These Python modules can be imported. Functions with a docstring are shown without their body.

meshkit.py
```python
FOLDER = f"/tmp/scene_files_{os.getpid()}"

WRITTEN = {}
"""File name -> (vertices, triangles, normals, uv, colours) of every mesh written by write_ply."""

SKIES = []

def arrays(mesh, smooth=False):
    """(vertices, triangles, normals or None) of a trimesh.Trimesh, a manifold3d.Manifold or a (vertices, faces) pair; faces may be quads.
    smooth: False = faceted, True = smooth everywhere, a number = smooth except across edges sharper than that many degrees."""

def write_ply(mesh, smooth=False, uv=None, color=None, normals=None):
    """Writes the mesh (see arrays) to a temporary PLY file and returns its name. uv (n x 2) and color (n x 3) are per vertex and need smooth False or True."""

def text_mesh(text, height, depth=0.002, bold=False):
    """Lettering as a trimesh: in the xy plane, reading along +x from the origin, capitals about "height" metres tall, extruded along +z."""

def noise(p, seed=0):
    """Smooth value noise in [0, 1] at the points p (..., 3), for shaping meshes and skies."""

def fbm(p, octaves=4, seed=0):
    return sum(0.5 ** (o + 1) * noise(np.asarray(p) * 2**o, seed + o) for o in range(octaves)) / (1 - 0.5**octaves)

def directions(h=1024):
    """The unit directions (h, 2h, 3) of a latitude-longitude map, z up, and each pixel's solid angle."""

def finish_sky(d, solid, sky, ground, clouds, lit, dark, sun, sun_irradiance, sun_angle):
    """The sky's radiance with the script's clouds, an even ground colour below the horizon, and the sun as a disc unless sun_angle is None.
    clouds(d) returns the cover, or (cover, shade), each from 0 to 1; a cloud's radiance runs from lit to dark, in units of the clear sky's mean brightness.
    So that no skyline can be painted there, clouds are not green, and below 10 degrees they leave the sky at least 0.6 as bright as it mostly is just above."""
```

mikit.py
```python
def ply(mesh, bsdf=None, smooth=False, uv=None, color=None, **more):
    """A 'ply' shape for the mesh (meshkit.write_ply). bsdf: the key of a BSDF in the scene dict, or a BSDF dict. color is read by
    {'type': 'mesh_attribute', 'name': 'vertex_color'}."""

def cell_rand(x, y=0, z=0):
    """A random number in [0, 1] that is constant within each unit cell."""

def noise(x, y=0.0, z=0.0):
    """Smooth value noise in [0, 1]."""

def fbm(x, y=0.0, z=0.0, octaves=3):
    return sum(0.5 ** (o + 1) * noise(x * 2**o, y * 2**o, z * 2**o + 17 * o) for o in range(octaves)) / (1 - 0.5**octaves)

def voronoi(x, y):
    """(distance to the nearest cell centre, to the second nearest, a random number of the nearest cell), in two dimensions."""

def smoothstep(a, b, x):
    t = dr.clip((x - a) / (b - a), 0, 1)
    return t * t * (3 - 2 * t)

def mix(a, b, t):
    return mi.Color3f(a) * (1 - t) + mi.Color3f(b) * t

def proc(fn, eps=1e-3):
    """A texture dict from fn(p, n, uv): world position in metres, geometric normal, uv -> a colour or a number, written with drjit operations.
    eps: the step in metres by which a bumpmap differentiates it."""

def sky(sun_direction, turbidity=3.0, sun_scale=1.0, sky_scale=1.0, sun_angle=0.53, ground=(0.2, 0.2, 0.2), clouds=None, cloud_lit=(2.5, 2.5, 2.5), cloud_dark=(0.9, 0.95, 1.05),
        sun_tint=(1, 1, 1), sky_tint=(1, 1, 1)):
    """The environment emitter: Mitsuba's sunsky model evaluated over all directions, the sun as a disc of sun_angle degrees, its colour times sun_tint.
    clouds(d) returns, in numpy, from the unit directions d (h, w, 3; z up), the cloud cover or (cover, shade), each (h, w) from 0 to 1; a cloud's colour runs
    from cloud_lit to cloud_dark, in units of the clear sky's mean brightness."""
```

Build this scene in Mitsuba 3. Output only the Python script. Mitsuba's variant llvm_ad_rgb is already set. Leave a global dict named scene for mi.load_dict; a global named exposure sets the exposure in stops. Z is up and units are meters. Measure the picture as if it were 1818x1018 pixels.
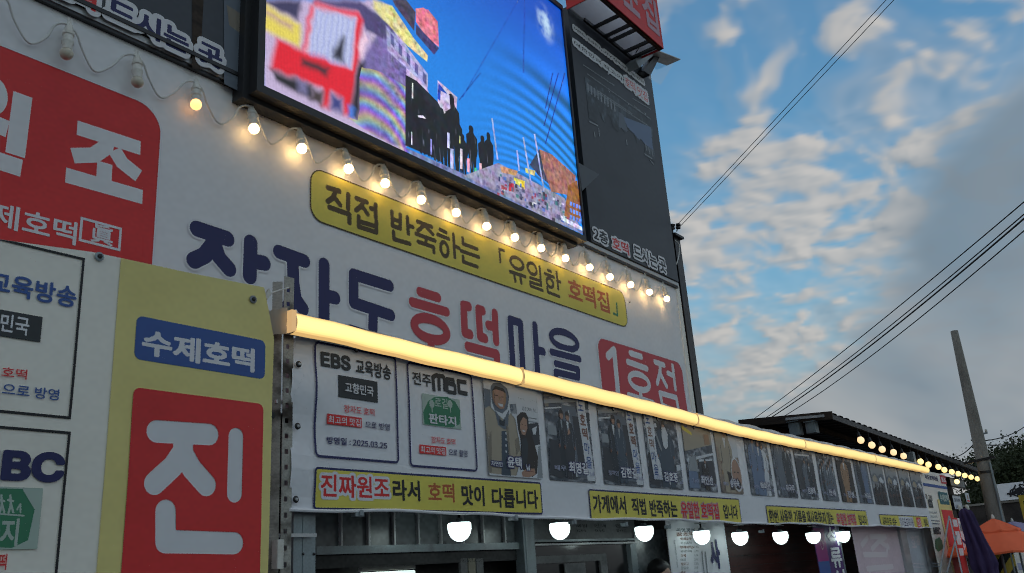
import glob, math, random
import numpy as np
import trimesh
import drjit as dr
import mitsuba as mi
import mikit, meshkit
from PIL import Image, ImageDraw, ImageFont
from shapely import affinity, box as sbox, union_all
from shapely.geometry import Polygon, LineString, Point

rng = random.Random(7)
# ------------------------------------------------------------------ camera, sky, exposure
PW, PH, FOC = 1818.0, 1018.0, 1559.0          # size of the photograph in pixels and its focal length in them
EYE = np.array([0.0, 0.0, 1.6])
_U = np.array([-334.0, -4680.0, FOC]); _U /= np.linalg.norm(_U)
_X = np.array([2150 - 909.0, 940 - 509.0, FOC]); _X -= _U * (_X @ _U); _X /= np.linalg.norm(_X)
ROT = np.array([_X, np.cross(_U, _X), _U])     # camera (right, down, forward) -> world; x along the shop fronts, y into them
fwd, up = ROT @ [0, 0, 1], ROT @ [0, -1, 0]
scene, labels, place = {}, {}, {}
scene['camera'] = {'type': 'perspective', 'fov_axis': 'x', 'fov': math.degrees(2 * math.atan(909 / FOC)), 'near_clip': 0.05, 'far_clip': 3000.0,
                   'to_world': mi.ScalarTransform4f().look_at(EYE.tolist(), (EYE + fwd).tolist(), up.tolist())}
exposure = 3.48
E2 = 2.0 ** exposure
SUN = (-0.32, -0.94, 0.10)


def lin(c):
    c = np.asarray(c, float) / 255
    return np.where(c <= 0.04045, c / 12.92, ((c + 0.055) / 1.055) ** 2.4)


def clouds(d):
    """An altocumulus field seen in perspective, and a broad grey veil of thicker cloud on one side."""
    z = np.maximum(d[..., 2], 0.02)
    el, az = np.degrees(np.arcsin(np.clip(d[..., 2], -1, 1))), np.degrees(np.arctan2(d[..., 1], d[..., 0]))
    q = np.stack([d[..., 0] / (z + 0.10), d[..., 1] / (z + 0.10), np.zeros_like(z)], -1)
    warp = np.stack([meshkit.fbm(q * 4.0 + 5, 3, 3), meshkit.fbm(q * 4.0 + 9, 3, 4), np.zeros_like(z)], -1) - 0.5
    p = q + 0.16 * warp

    def puffs(p):
        return 0.72 * meshkit.fbm(p * np.array([6.6, 8.0, 1]) + 2.7, 4, 11) + 0.28 * meshkit.fbm(p * 15.0 + 6.1, 3, 12)
    f = puffs(p)
    toward = np.array([SUN[0], SUN[1], 0.0]) / math.hypot(SUN[0], SUN[1])
    rim = puffs(p + 0.028 * toward)
    big = meshkit.fbm(q * 1.3 + 4.4, 3, 5)
    dens = f + 0.34 * (big - 0.5)
    puff = np.clip((dens - 0.440) / 0.13, 0, 1)
    puff = puff * puff * (3 - 2 * puff)
    puff = puff * np.clip((el - 4) / 7, 0, 1)
    wisp = 0.35 * np.clip((meshkit.fbm(p * np.array([3.0, 9.0, 1]) + 31, 4, 41) - 0.42) / 0.25, 0, 1)
    # the veil: everything on one side of a slanting, ragged line over the sky
    edge = np.interp(el, [0, 8, 12.2, 16.8, 21.3, 27.4, 34, 60, 90], [40, 24, 17.2, 15.6, 11.8, 2.4, -9, -40, -80]) + 5.0 * (meshkit.fbm(q * 3.2 + 7, 4, 8) - 0.5)
    away = np.abs((az - 60 + 180) % 360 - 180)
    veil = np.clip((edge - az) / (3.2 + 0.30 * np.maximum(el - 12, 0)), 0, 1) * np.clip((118 - away) / 40, 0, 1)
    veil = veil * veil * (3 - 2 * veil)
    streak = meshkit.fbm(q * np.array([0.8, 2.6, 1]) + 13, 4, 31)
    low = np.clip((22.0 - el) / 19.0, 0, 1)
    low = low * low * (3 - 2 * low)
    cover = 1 - (1 - 0.90 * puff) * (1 - 0.88 * veil) * (1 - 0.95 * low) * (1 - wisp) * 0.92
    shade_p = np.clip(0.30 + 2.6 * (rim - f) + 0.9 * (0.55 - dens), 0, 0.9)
    shade_v = np.clip(0.90 - 0.5 * (streak - 0.5) - 0.42 * np.clip((15 - el) / 11, 0, 1), 0, 1)
    shade_l = np.clip(0.70 - 0.6 * (streak - 0.5) - 0.12 * np.clip((10 - el) / 10, 0, 1), 0, 1)
    w = np.maximum(veil, low * (1 - 0.7 * puff))
    k = np.clip(veil + low, 1e-6, None)
    sh = (shade_v * veil + shade_l * low) / k
    return np.clip(cover, 0, 1), np.clip(shade_p * (1 - w) + sh * w, 0, 1)


scene['sky'] = mikit.sky(SUN, turbidity=2.5, sun_scale=0.0, sky_scale=1.0, clouds=clouds, cloud_lit=(2.0, 1.9, 1.78), cloud_dark=(0.64, 0.86, 1.06), sky_tint=(0.36, 0.74, 1.06), ground=(0.14, 0.14, 0.14))
scene['sky']['sampling_weight'] = 14.0


# ------------------------------------------------------------------ helpers: places
def ray(px, py):
    return ROT @ np.array([px - 909.0, py - 509.0, FOC])


def at_y(px, py, Y):
    d = ray(px, py)
    return EYE + d * ((Y - EYE[1]) / d[1])


def at_x(px, py, X):
    d = ray(px, py)
    return EYE + d * ((X - EYE[0]) / d[0])


def at_z(px, py, Z):
    d = ray(px, py)
    return EYE + d * ((Z - EYE[2]) / d[2])


def zoomed(ox, oy, s):
    return lambda *pts: [(ox + a / s, oy + b / s) for a, b in pts]


# ------------------------------------------------------------------ helpers: entries
taken = set()


def uniq(key):
    k, n = key, 0
    while k in taken:
        n += 1
        k = f'{key}_{n:03d}'
    taken.add(k)
    return k


def obj(name, mesh, mat, parent=None, smooth=False, glow=None, weight=1.0, label=None, uv=None):
    key = uniq((parent + '__' if parent else '') + name)
    s = mikit.ply(mesh, mat, smooth, uv=uv)
    if glow is not None:
        s['emitter'] = {'type': 'area', 'radiance': glow if isinstance(glow, dict) else {'type': 'rgb', 'value': [float(x) for x in glow]}, 'sampling_weight': float(weight)}
    scene[key] = s
    if label:
        labels[key] = {'label': label}
    return key


def thing(name, label, cat, group=None):
    key = uniq(name)
    labels[key] = {'label': label, 'category': cat}
    if group:
        labels[key]['group'] = group
    return key


def struct(name, mesh, mat, smooth=False):
    k = obj(name, mesh, mat, None, smooth)
    labels[k] = {'kind': 'structure', 'label': name.replace('_', ' ')}
    return k


def cat(*ms):
    return trimesh.util.concatenate([m for m in ms])


def bx(x0, x1, y0, y1, z0, z1):
    m = trimesh.creation.box((abs(x1 - x0), abs(y1 - y0), abs(z1 - z0)))
    m.apply_translation(((x0 + x1) / 2, (y0 + y1) / 2, (z0 + z1) / 2))
    return m


def frame_of(a, b, side=None):
    w = np.asarray(b, float) - np.asarray(a, float)
    L = np.linalg.norm(w)
    w = w / L
    s = np.array([0, 0, 1.0]) if side is None else np.asarray(side, float)
    if abs(w @ s) > 0.98:
        s = np.array([1.0, 0, 0])
    u = np.cross(s, w); u /= np.linalg.norm(u)
    return u, np.cross(w, u), w, L


def bar(a, b, w, h, side=None):
    """A rectangular bar from a to b, w wide across and h along side."""
    u, v, d, L = frame_of(a, b, side)
    m = trimesh.creation.box((w, h, L))
    M = np.eye(4); M[:3, 0], M[:3, 1], M[:3, 2] = u, v, d
    M[:3, 3] = (np.asarray(a, float) + np.asarray(b, float)) / 2
    m.apply_transform(M)
    return m


def tube(pts, r, n=8, cap=True):
    pts = np.asarray(pts, float)
    r = np.broadcast_to(r, len(pts))
    t = np.gradient(pts, axis=0)
    t /= np.linalg.norm(t, axis=1, keepdims=True)
    u = np.cross(t[0], [0.3, 0.2, 0.9]); u /= np.linalg.norm(u)
    V = []
    ang = np.arange(n) * 2 * np.pi / n
    for k in range(len(pts)):
        u = u - t[k] * (u @ t[k]); u /= np.linalg.norm(u)
        V.append(pts[k] + r[k] * (np.cos(ang)[:, None] * u + np.sin(ang)[:, None] * np.cross(t[k], u)))
    V = np.vstack(V)
    F = []
    for k in range(len(pts) - 1):
        for i in range(n):
            a, b = k * n + i, k * n + (i + 1) % n
            F += [[a, b, b + n], [a, b + n, a + n]]
    if cap:
        V = np.vstack([V, pts[0], pts[-1]])
        c0, c1, e = len(V) - 2, len(V) - 1, (len(pts) - 1) * n
        for i in range(n):
            F += [[c0, (i + 1) % n, i], [c1, e + i, e + (i + 1) % n]]
    return trimesh.Trimesh(V, F, process=False)


def lathe(profile, a, b, n=16):
    """profile: (t along the axis from a to b in metres, radius)."""
    u, v, w, L = frame_of(a, b)
    return tube_profile(np.asarray(a, float), u, v, w, profile, n)


def tube_profile(a, u, v, w, profile, n):
    ang = np.arange(n) * 2 * np.pi / n
    V = np.vstack([a + w * t + r * (np.cos(ang)[:, None] * u + np.sin(ang)[:, None] * v) for t, r in profile])
    F = []
    for k in range(len(profile) - 1):
        for i in range(n):
            p, q = k * n + i, k * n + (i + 1) % n
            F += [[p, q, q + n], [p, q + n, p + n]]
    V = np.vstack([V, a + w * profile[0][0], a + w * profile[-1][0]])
    e = (len(profile) - 1) * n
    for i in range(n):
        F += [[len(V) - 2, (i + 1) % n, i], [len(V) - 1, e + i, e + (i + 1) % n]]
    return trimesh.Trimesh(V, F, process=False)


def spline(pts, n=6):
    pts = np.asarray(pts, float)
    P = np.vstack([2 * pts[0] - pts[1], pts, 2 * pts[-1] - pts[-2]])
    out = []
    for i in range(1, len(P) - 2):
        for t in np.arange(n) / n:
            out.append(0.5 * (2 * P[i] + (P[i + 1] - P[i - 1]) * t + (2 * P[i - 1] - 5 * P[i] + 4 * P[i + 1] - P[i + 2]) * t * t + (3 * P[i] - P[i - 1] - 3 * P[i + 1] + P[i + 2]) * t ** 3))
    return np.array(out + [pts[-1]])


# ------------------------------------------------------------------ helpers: print on flat sheets
FONT = {}


def glyphs(text, bold=0.0, latin=False):
    """The outline of a line of text, y up, capitals about 0.73 high."""
    key = (text, bold, latin)
    if key not in FONT:
        path = glob.glob('/opt/blender-*/*/datafiles/fonts/' + ('Inter.woff2' if latin else 'Noto Sans CJK Regular.woff2'))[0]
        fk = ('font', latin)
        if fk not in FONT:
            FONT[fk] = ImageFont.truetype(path, 100)
        f = FONT[fk]
        x0, y0, x1, y1 = f.getbbox(text, anchor='ls')
        im = Image.new('L', (x1 - x0 + 8, y1 - y0 + 8))
        ImageDraw.Draw(im).text((4 - x0, 4 - y0), text, 255, f, anchor='ls')
        on = np.pad(np.asarray(im) > 127, ((0, 0), (1, 1))).astype(np.int8)
        rows, starts = np.nonzero(np.diff(on, axis=1) == 1)
        ends = np.nonzero(np.diff(on, axis=1) == -1)[1]
        g = union_all(sbox(starts, -rows - 1, ends, -rows)).buffer(0.6).buffer(-0.6).simplify(0.7)
        FONT[key] = affinity.scale(g.buffer(bold * 100, quad_segs=3).simplify(0.5), 0.01, 0.01, origin=(0, 0))
    return FONT[key]


class Sheet:
    """Flat print on an upright plane y = Y: coloured shapes, later ones over earlier ones, every colour one part."""

    def __init__(self, Y):
        self.Y, self.layers = Y, []

    def p(self, px):
        q = at_y(px[0], px[1], self.Y)
        return q[0], q[2]

    def poly(self, pts, mat):
        return self.add(Polygon([self.p(a) for a in pts]).buffer(0), mat)

    def add(self, g, mat):
        self.layers.append((g, mat))
        return g

    def box(self, tl, br, mat, r=0.0, line=None, lw=0.012):
        (x0, z1), (x1, z0) = self.p(tl), self.p(br)
        return self.rect(x0, x1, z0, z1, mat, r, line, lw)

    def rect(self, x0, x1, z0, z1, mat, r=0.0, line=None, lw=0.012):
        g = sbox(min(x0, x1), min(z0, z1), max(x0, x1), max(z0, z1))
        if r:
            g = g.buffer(-r).buffer(r, quad_segs=6)
        if line:
            self.add(g, line)
            self.add(g.buffer(-lw), mat)
        elif mat:
            self.add(g, mat)
        return g

    def text(self, s, tl, br, mat, bold=0.0, halo=None, hw=0.02, latin=False):
        (x0, z1), (x1, z0) = self.p(tl), self.p(br)
        return self.text_at(s, x0, x1, z0, z1, mat, bold, halo, hw, latin)

    def text_at(self, s, x0, x1, z0, z1, mat, bold=0.0, halo=None, hw=0.02, latin=False):
        g = glyphs(s, bold, latin)
        a, b, c, d = g.bounds
        g = affinity.affine_transform(g, [(x1 - x0) / (c - a), 0, 0, (z1 - z0) / (d - b), x0 - a * (x1 - x0) / (c - a), z0 - b * (z1 - z0) / (d - b)])
        if halo:
            self.add(g.buffer(hw, quad_segs=3), halo)
        return self.add(g, mat)

    def strokes(self, lines, w, mat, halo=None, hw=0.0, cap='round', join='round'):
        g = union_all([LineString([self.p(a) for a in l]).buffer(w / 2, quad_segs=6, cap_style=cap, join_style=join) for l in lines])
        if halo:
            self.add(g.buffer(hw), halo)
        return self.add(g, mat)

    def oval(self, l, r, t, b, w, mat):
        """an oval stroke through its four outermost points, in pixels"""
        x0, x1, z1, z0 = self.p(l)[0], self.p(r)[0], self.p(t)[1], self.p(b)[1]
        c = affinity.translate(Point(0, 0).buffer(1, quad_segs=10), (x0 + x1) / 2, (z0 + z1) / 2)
        o, i = [affinity.scale(c, (x1 - x0) / 2 - k, (z1 - z0) / 2 - k) for k in (0, w)]
        return self.add(o.difference(i), mat)

    def ring(self, c, rx, rz, w, mat):
        """an oval ring; c, in pixels; rx, rz outer radii in metres"""
        x, z = self.p(c)
        o = affinity.scale(Point(x, z).buffer(1, quad_segs=10), rx, rz)
        i = affinity.scale(Point(x, z).buffer(1, quad_segs=10), rx - w, rz - w)
        return self.add(o.difference(i), mat)

    def build(self, parent, name='print', clip=None, bend=None, fine=0.12, off=0.0):
        used, by = None, {}
        for g, mat in reversed(self.layers):
            if clip is not None:
                g = g.intersection(clip)
            free = g if used is None else g.difference(used.buffer(-0.0012, join_style='mitre') if mat else used)
            used = g if used is None else used.union(g)
            if mat and not free.is_empty:
                by.setdefault(mat, []).append(free)
        for k, (mat, gs) in enumerate(reversed(list(by.items()))):
            m = flat(union_all(gs), self.Y - off - 0.0005 * k, bend, fine)
            if m is not None:
                obj(name, m, mat, parent)


def flat(g, Y, bend=None, fine=0.12):
    parts = [q for q in getattr(g, 'geoms', [g]) if q.geom_type == 'Polygon' and q.area > 2e-7]
    V, F, n = [], [], 0
    for q in parts:
        v, f = trimesh.creation.triangulate_polygon(q, engine='earcut')
        if len(f) == 0:
            continue
        a, b, c = v[f[:, 0]], v[f[:, 1]], v[f[:, 2]]
        cr = (b[:, 0] - a[:, 0]) * (c[:, 1] - a[:, 1]) - (b[:, 1] - a[:, 1]) * (c[:, 0] - a[:, 0])
        f = np.where((cr < 0)[:, None], f[:, ::-1], f)
        V.append(v); F.append(f + n); n += len(v)
    if not V:
        return None
    v, f = np.vstack(V), np.vstack(F)
    v3 = np.stack([v[:, 0], np.full(len(v), Y), v[:, 1]], 1)
    if bend is not None:
        v3, f = trimesh.remesh.subdivide_to_size(v3, f, fine, max_iter=12)
        v3 = v3.copy()
        v3[:, 1] += bend(v3[:, 0], v3[:, 2])
    return trimesh.Trimesh(v3, f, process=False)


# ------------------------------------------------------------------ materials
def mat(name, color, rough=0.5, spec=0.35, metal=0.0, two=True, **kw):
    b = {'type': 'principled', 'base_color': color if isinstance(color, dict) else {'type': 'rgb', 'value': [float(x) for x in color]}, 'roughness': rough, 'specular': spec, 'metallic': metal, **kw}
    scene[name] = {'type': 'twosided', 'bsdf': b} if two else b
    return name


def grain(c0, c1, f=9.0, fine=60.0, amount=0.12, stretch=(1, 1, 1)):
    c0, c1 = mi.Color3f(*c0), mi.Color3f(*c1)

    def fn(p, n, uv):
        t = mikit.smoothstep(0.42, 0.78, mikit.fbm(p.x * f * stretch[0], p.y * f * stretch[1], p.z * f * stretch[2], 4))
        g = 1 + amount * (mikit.noise(p.x * fine, p.y * fine, p.z * fine) - 0.5)
        return (c0 * (1 - t) + c1 * t) * g
    return mikit.proc(fn)


mat('sign_white', grain((0.80, 0.80, 0.82), (0.75, 0.75, 0.77), 1.6, 35.0, 0.06, (1, 1, 0.35)), 0.5, 0.3)
mat('vinyl_white', grain((0.78, 0.79, 0.83), (0.73, 0.74, 0.78), 3.0, 50.0, 0.06), 0.42, 0.35)
mat('vinyl_cream', grain((0.87, 0.84, 0.76), (0.83, 0.80, 0.72), 3.0, 50.0, 0.05), 0.42, 0.35)
mat('vinyl_yellow', grain((0.78, 0.68, 0.26), (0.73, 0.63, 0.23), 3.0, 50.0, 0.05), 0.42, 0.35)
mat('print_red', grain((0.72, 0.044, 0.045), (0.66, 0.038, 0.04), 3.0, 60.0, 0.08), 0.45, 0.3)
mat('print_rose', (0.56, 0.07, 0.085), 0.45, 0.3)
mat('print_navy', (0.028, 0.032, 0.12), 0.45, 0.3)
mat('print_blue', (0.05, 0.11, 0.34), 0.45, 0.3)
mat('print_black', (0.02, 0.02, 0.024), 0.45, 0.3)
mat('print_brown', (0.075, 0.055, 0.025), 0.45, 0.3)
mat('print_orange', (0.50, 0.12, 0.045), 0.45, 0.3)
mat('print_lemon', grain((0.74, 0.65, 0.12), (0.68, 0.59, 0.10), 2.5, 60.0, 0.06), 0.45, 0.3)
mat('print_green', (0.05, 0.22, 0.12), 0.45, 0.3)
mat('print_mint', (0.42, 0.52, 0.46), 0.45, 0.3)
mat('print_pink', (0.50, 0.30, 0.36), 0.45, 0.3)
mat('print_white', (0.74, 0.74, 0.77), 0.45, 0.3)
mat('print_lilac', (0.44, 0.46, 0.62), 0.45, 0.3)
mat('print_charcoal', (0.045, 0.05, 0.055), 0.5, 0.3)
mat('print_teal', (0.03, 0.14, 0.16), 0.45, 0.3)
mat('print_purple', (0.09, 0.045, 0.17), 0.45, 0.3)
mat('print_magenta', (0.30, 0.04, 0.20), 0.45, 0.3)
for nm, c in dict(skin=(0.42, 0.25, 0.18), skin_shade=(0.24, 0.12, 0.09), hair=(0.044, 0.038, 0.038), beige=(0.40, 0.35, 0.27), beige_shade=(0.24, 0.21, 0.17), coat=(0.041, 0.051, 0.064), coat_blue=(0.064, 0.090, 0.123),
                  grey=(0.298, 0.324, 0.350), pale=(0.636, 0.662, 0.701), slate=(0.142, 0.168, 0.207), denim=(0.16, 0.22, 0.34), tan=(0.36, 0.22, 0.13), dark=(0.058, 0.064, 0.077), street=(0.30, 0.31, 0.33)).items():
    mat('photo_' + nm, c, 0.42, 0.28)
mat('photo_clutter', grain((0.07, 0.085, 0.11), (0.42, 0.44, 0.48), 13.0, 45.0, 0.8, (1, 1, 1.6)), 0.4, 0.35)
mat('photo_warm', grain((0.34, 0.26, 0.20), (0.12, 0.10, 0.10), 9.0, 45.0, 0.5), 0.4, 0.35)
mat('panel_dark', grain((0.048, 0.056, 0.070), (0.040, 0.046, 0.058), 2.5, 30.0, 0.15), 0.38, 0.4)
mat('panel_photo', grain((0.035, 0.045, 0.055), (0.10, 0.13, 0.16), 7.0, 30.0, 0.8, (2.5, 1, 1)), 0.38, 0.4)
mat('steel_black', (0.012, 0.012, 0.014), 0.35, 0.5)
mat('bezel', (0.02, 0.02, 0.022), 0.4, 0.5)
mat('steel_grey', grain((0.26, 0.31, 0.33), (0.20, 0.21, 0.23), 12.0, 120.0, 0.2, (1, 1, 0.2)), 0.38, 0.5, 0.25)
mat('steel_dirty', grain((0.40, 0.39, 0.35), (0.035, 0.026, 0.02), 9.0, 140.0, 0.4), 0.6, 0.3)
mat('alu', grain((0.50, 0.51, 0.52), (0.38, 0.39, 0.40), 8.0, 90.0, 0.1, (0.2, 1, 1)), 0.35, 0.5, 0.2)
mat('rust', grain((0.10, 0.05, 0.03), (0.03, 0.025, 0.022), 14.0, 90.0, 0.4), 0.75, 0.2)
mat('white_plastic', grain((0.66, 0.65, 0.60), (0.58, 0.56, 0.50), 20.0, 150.0, 0.1), 0.4, 0.45)
mat('cable_white', (0.68, 0.69, 0.67), 0.5, 0.4)
mat('bulb_frost', grain((0.60, 0.56, 0.45), (0.52, 0.48, 0.38), 30.0, 100.0, 0.1), 0.3, 0.5)
mat('bulb_lit', (0.8, 0.75, 0.6), 0.4, 0.4)
mat('cable_black', (0.015, 0.015, 0.017), 0.6, 0.3)
mat('asphalt', grain((0.055, 0.055, 0.057), (0.038, 0.038, 0.04), 2.0, 80.0, 0.5), 0.9, 0.2)
mat('stall_dark', grain((0.05, 0.05, 0.052), (0.02, 0.02, 0.022), 6.0, 60.0, 0.4), 0.6, 0.3)
mat('stall_grey', grain((0.16, 0.165, 0.17), (0.10, 0.105, 0.11), 7.0, 60.0, 0.3), 0.5, 0.35)
mat('stall_glass', grain((0.15, 0.17, 0.18), (0.07, 0.08, 0.085), 9.0, 40.0, 0.4), 0.25, 0.5)
mat('stall_red', grain((0.075, 0.022, 0.02), (0.045, 0.015, 0.014), 5.0, 60.0, 0.3, (0.3, 1, 3)), 0.4, 0.4)
mat('roof_metal', grain((0.022, 0.023, 0.027), (0.014, 0.014, 0.017), 3.0, 30.0, 0.3), 0.45, 0.4)
mat('wood_dark', grain((0.050, 0.036, 0.028), (0.028, 0.021, 0.018), 5.0, 60.0, 0.4, (0.3, 1, 4)), 0.7, 0.25)
mat('concrete', grain((0.27, 0.25, 0.22), (0.19, 0.175, 0.155), 4.0, 60.0, 0.25, (1, 1, 0.3)), 0.85, 0.2)
mat('paint_black', (0.02, 0.02, 0.02), 0.6, 0.3)
mat('paint_yellow', grain((0.55, 0.40, 0.05), (0.45, 0.33, 0.06), 10.0, 90.0, 0.2), 0.6, 0.3)
mat('parasol_orange', grain((0.82, 0.16, 0.07), (0.74, 0.14, 0.06), 3.0, 100.0, 0.08), 0.75, 0.2)
mat('parasol_purple', grain((0.055, 0.036, 0.10), (0.040, 0.026, 0.08), 6.0, 100.0, 0.2), 0.75, 0.2)
mat('parasol_lilac', (0.28, 0.26, 0.42), 0.75, 0.2)
mat('leaf_dark', grain((0.030, 0.042, 0.018), (0.050, 0.060, 0.026), 2.0, 20.0, 0.4), 0.7, 0.25)
mat('bark', (0.07, 0.055, 0.04), 0.9, 0.2)
mat('hill_ground', grain((0.035, 0.042, 0.022), (0.055, 0.05, 0.03), 0.6, 8.0, 0.5), 0.95, 0.1)
mat('brick_dark', grain((0.060, 0.050, 0.045), (0.035, 0.03, 0.028), 3.0, 40.0, 0.5), 0.85, 0.2)
mat('panel_reflection', (0.085, 0.098, 0.115), 0.38, 0.4)
mat('beige_board', (0.30, 0.28, 0.22), 0.6, 0.3)
mat('pane_dark', (0.012, 0.013, 0.015), 0.15, 0.5)
mat('panel_pink', grain((0.78, 0.62, 0.68), (0.70, 0.55, 0.61), 4.0, 40.0, 0.1), 0.45, 0.3)  # raised colour stands in for light coming through the vinyl
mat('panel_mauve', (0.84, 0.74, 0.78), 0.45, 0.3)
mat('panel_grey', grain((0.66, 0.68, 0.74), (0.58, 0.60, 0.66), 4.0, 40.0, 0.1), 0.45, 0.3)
mat('skin', (0.45, 0.28, 0.20), 0.5, 0.35)
mat('hair_black', (0.012, 0.011, 0.011), 0.5, 0.4)
mat('cloth_dark', (0.03, 0.032, 0.04), 0.85, 0.2)
mat('lens_body', (0.22, 0.17, 0.08), 0.35, 0.4)
scene['lens'] = {'type': 'thindielectric'}
scene['film'] = {'type': 'principledthin', 'base_color': {'type': 'rgb', 'value': [0.60, 0.55, 0.46]}, 'roughness': 0.45, 'diff_trans': 1.0, 'spec_trans': 0.15}
WARM = np.array([1.0, 0.62, 0.24])
COOL = np.array([0.80, 1.0, 0.98])

# ------------------------------------------------------------------ the ground
struct('ground', bx(-150, 250, -200, 200, -0.4, 0.0), 'asphalt')

D = 3.45            # the plane of the banners along the stall
F = 4.20            # the plane of the shop's front above it

# ------------------------------------------------------------------ the shop building, its front sign and dark boards
xr = at_y(1215, 620, F)[0]                       # right end of the white front
z_top = at_y(1198, 503, F)[2]                    # top of the white front = foot of the dark boards
shop = thing('shop_building', 'two storey flat fronted shop building behind the white sign and the dark boards', 'building')
obj('wall', bx(-3.0, xr + 0.02, F + 0.08, F + 6.0, 0.0, 7.3), 'stall_dark', shop)
ex0, ex1 = at_y(1205, 560, F)[0], at_y(1212.5, 560, F)[0]
obj('corner_flashing', bx(xr - 0.03, xr + 0.06, F - 0.01, F + 0.1, 0.0, z_top), 'vinyl_cream', shop)
pole_a, pole_b = at_y(1238, 735, F + 0.02), at_y(1198, 425, F + 0.02)
pole_x = xr + 0.16
obj('corner_post', bx(pole_x - 0.075, pole_x + 0.075, F - 0.02, F + 0.14, 0.0, pole_b[2]), 'steel_black', shop)
obj('corner_post', bx(pole_x - 0.11, pole_x + 0.11, F - 0.06, F + 0.18, pole_b[2], pole_b[2] + 0.03), 'steel_black', shop)
drip = [at_y(*q, F - 0.05) for q in [(1199, 427), (1206, 436), (1205, 455), (1201, 470)]]
obj('loose_cable', tube(spline(drip), 0.006, 6), 'cable_white', shop)

sg = Sheet(F - 0.003)
front = thing('front_sign', 'wide white shop front sign with large navy and red lettering and a yellow pill', 'sign')
obj('board', bx(-2.0, xr - 0.03, F + 0.012, F + 0.07, 2.2, z_top - 0.05), 'sign_white', front)


def slack(x, z):
    q = np.stack([x * 0.9, z * 1.6, np.zeros_like(x)], -1)
    return 0.005 * (2 * meshkit.fbm(q, 3, 71) - 1) + 0.0016 * np.sin(z * 11 + 1.4 * np.sin(x * 1.7)) * meshkit.noise(q * 1.3)


obj('sheet', flat(sbox(-2.0, 2.2, xr - 0.03, z_top - 0.05), F, slack, 0.09), 'sign_white', front, True)
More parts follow.
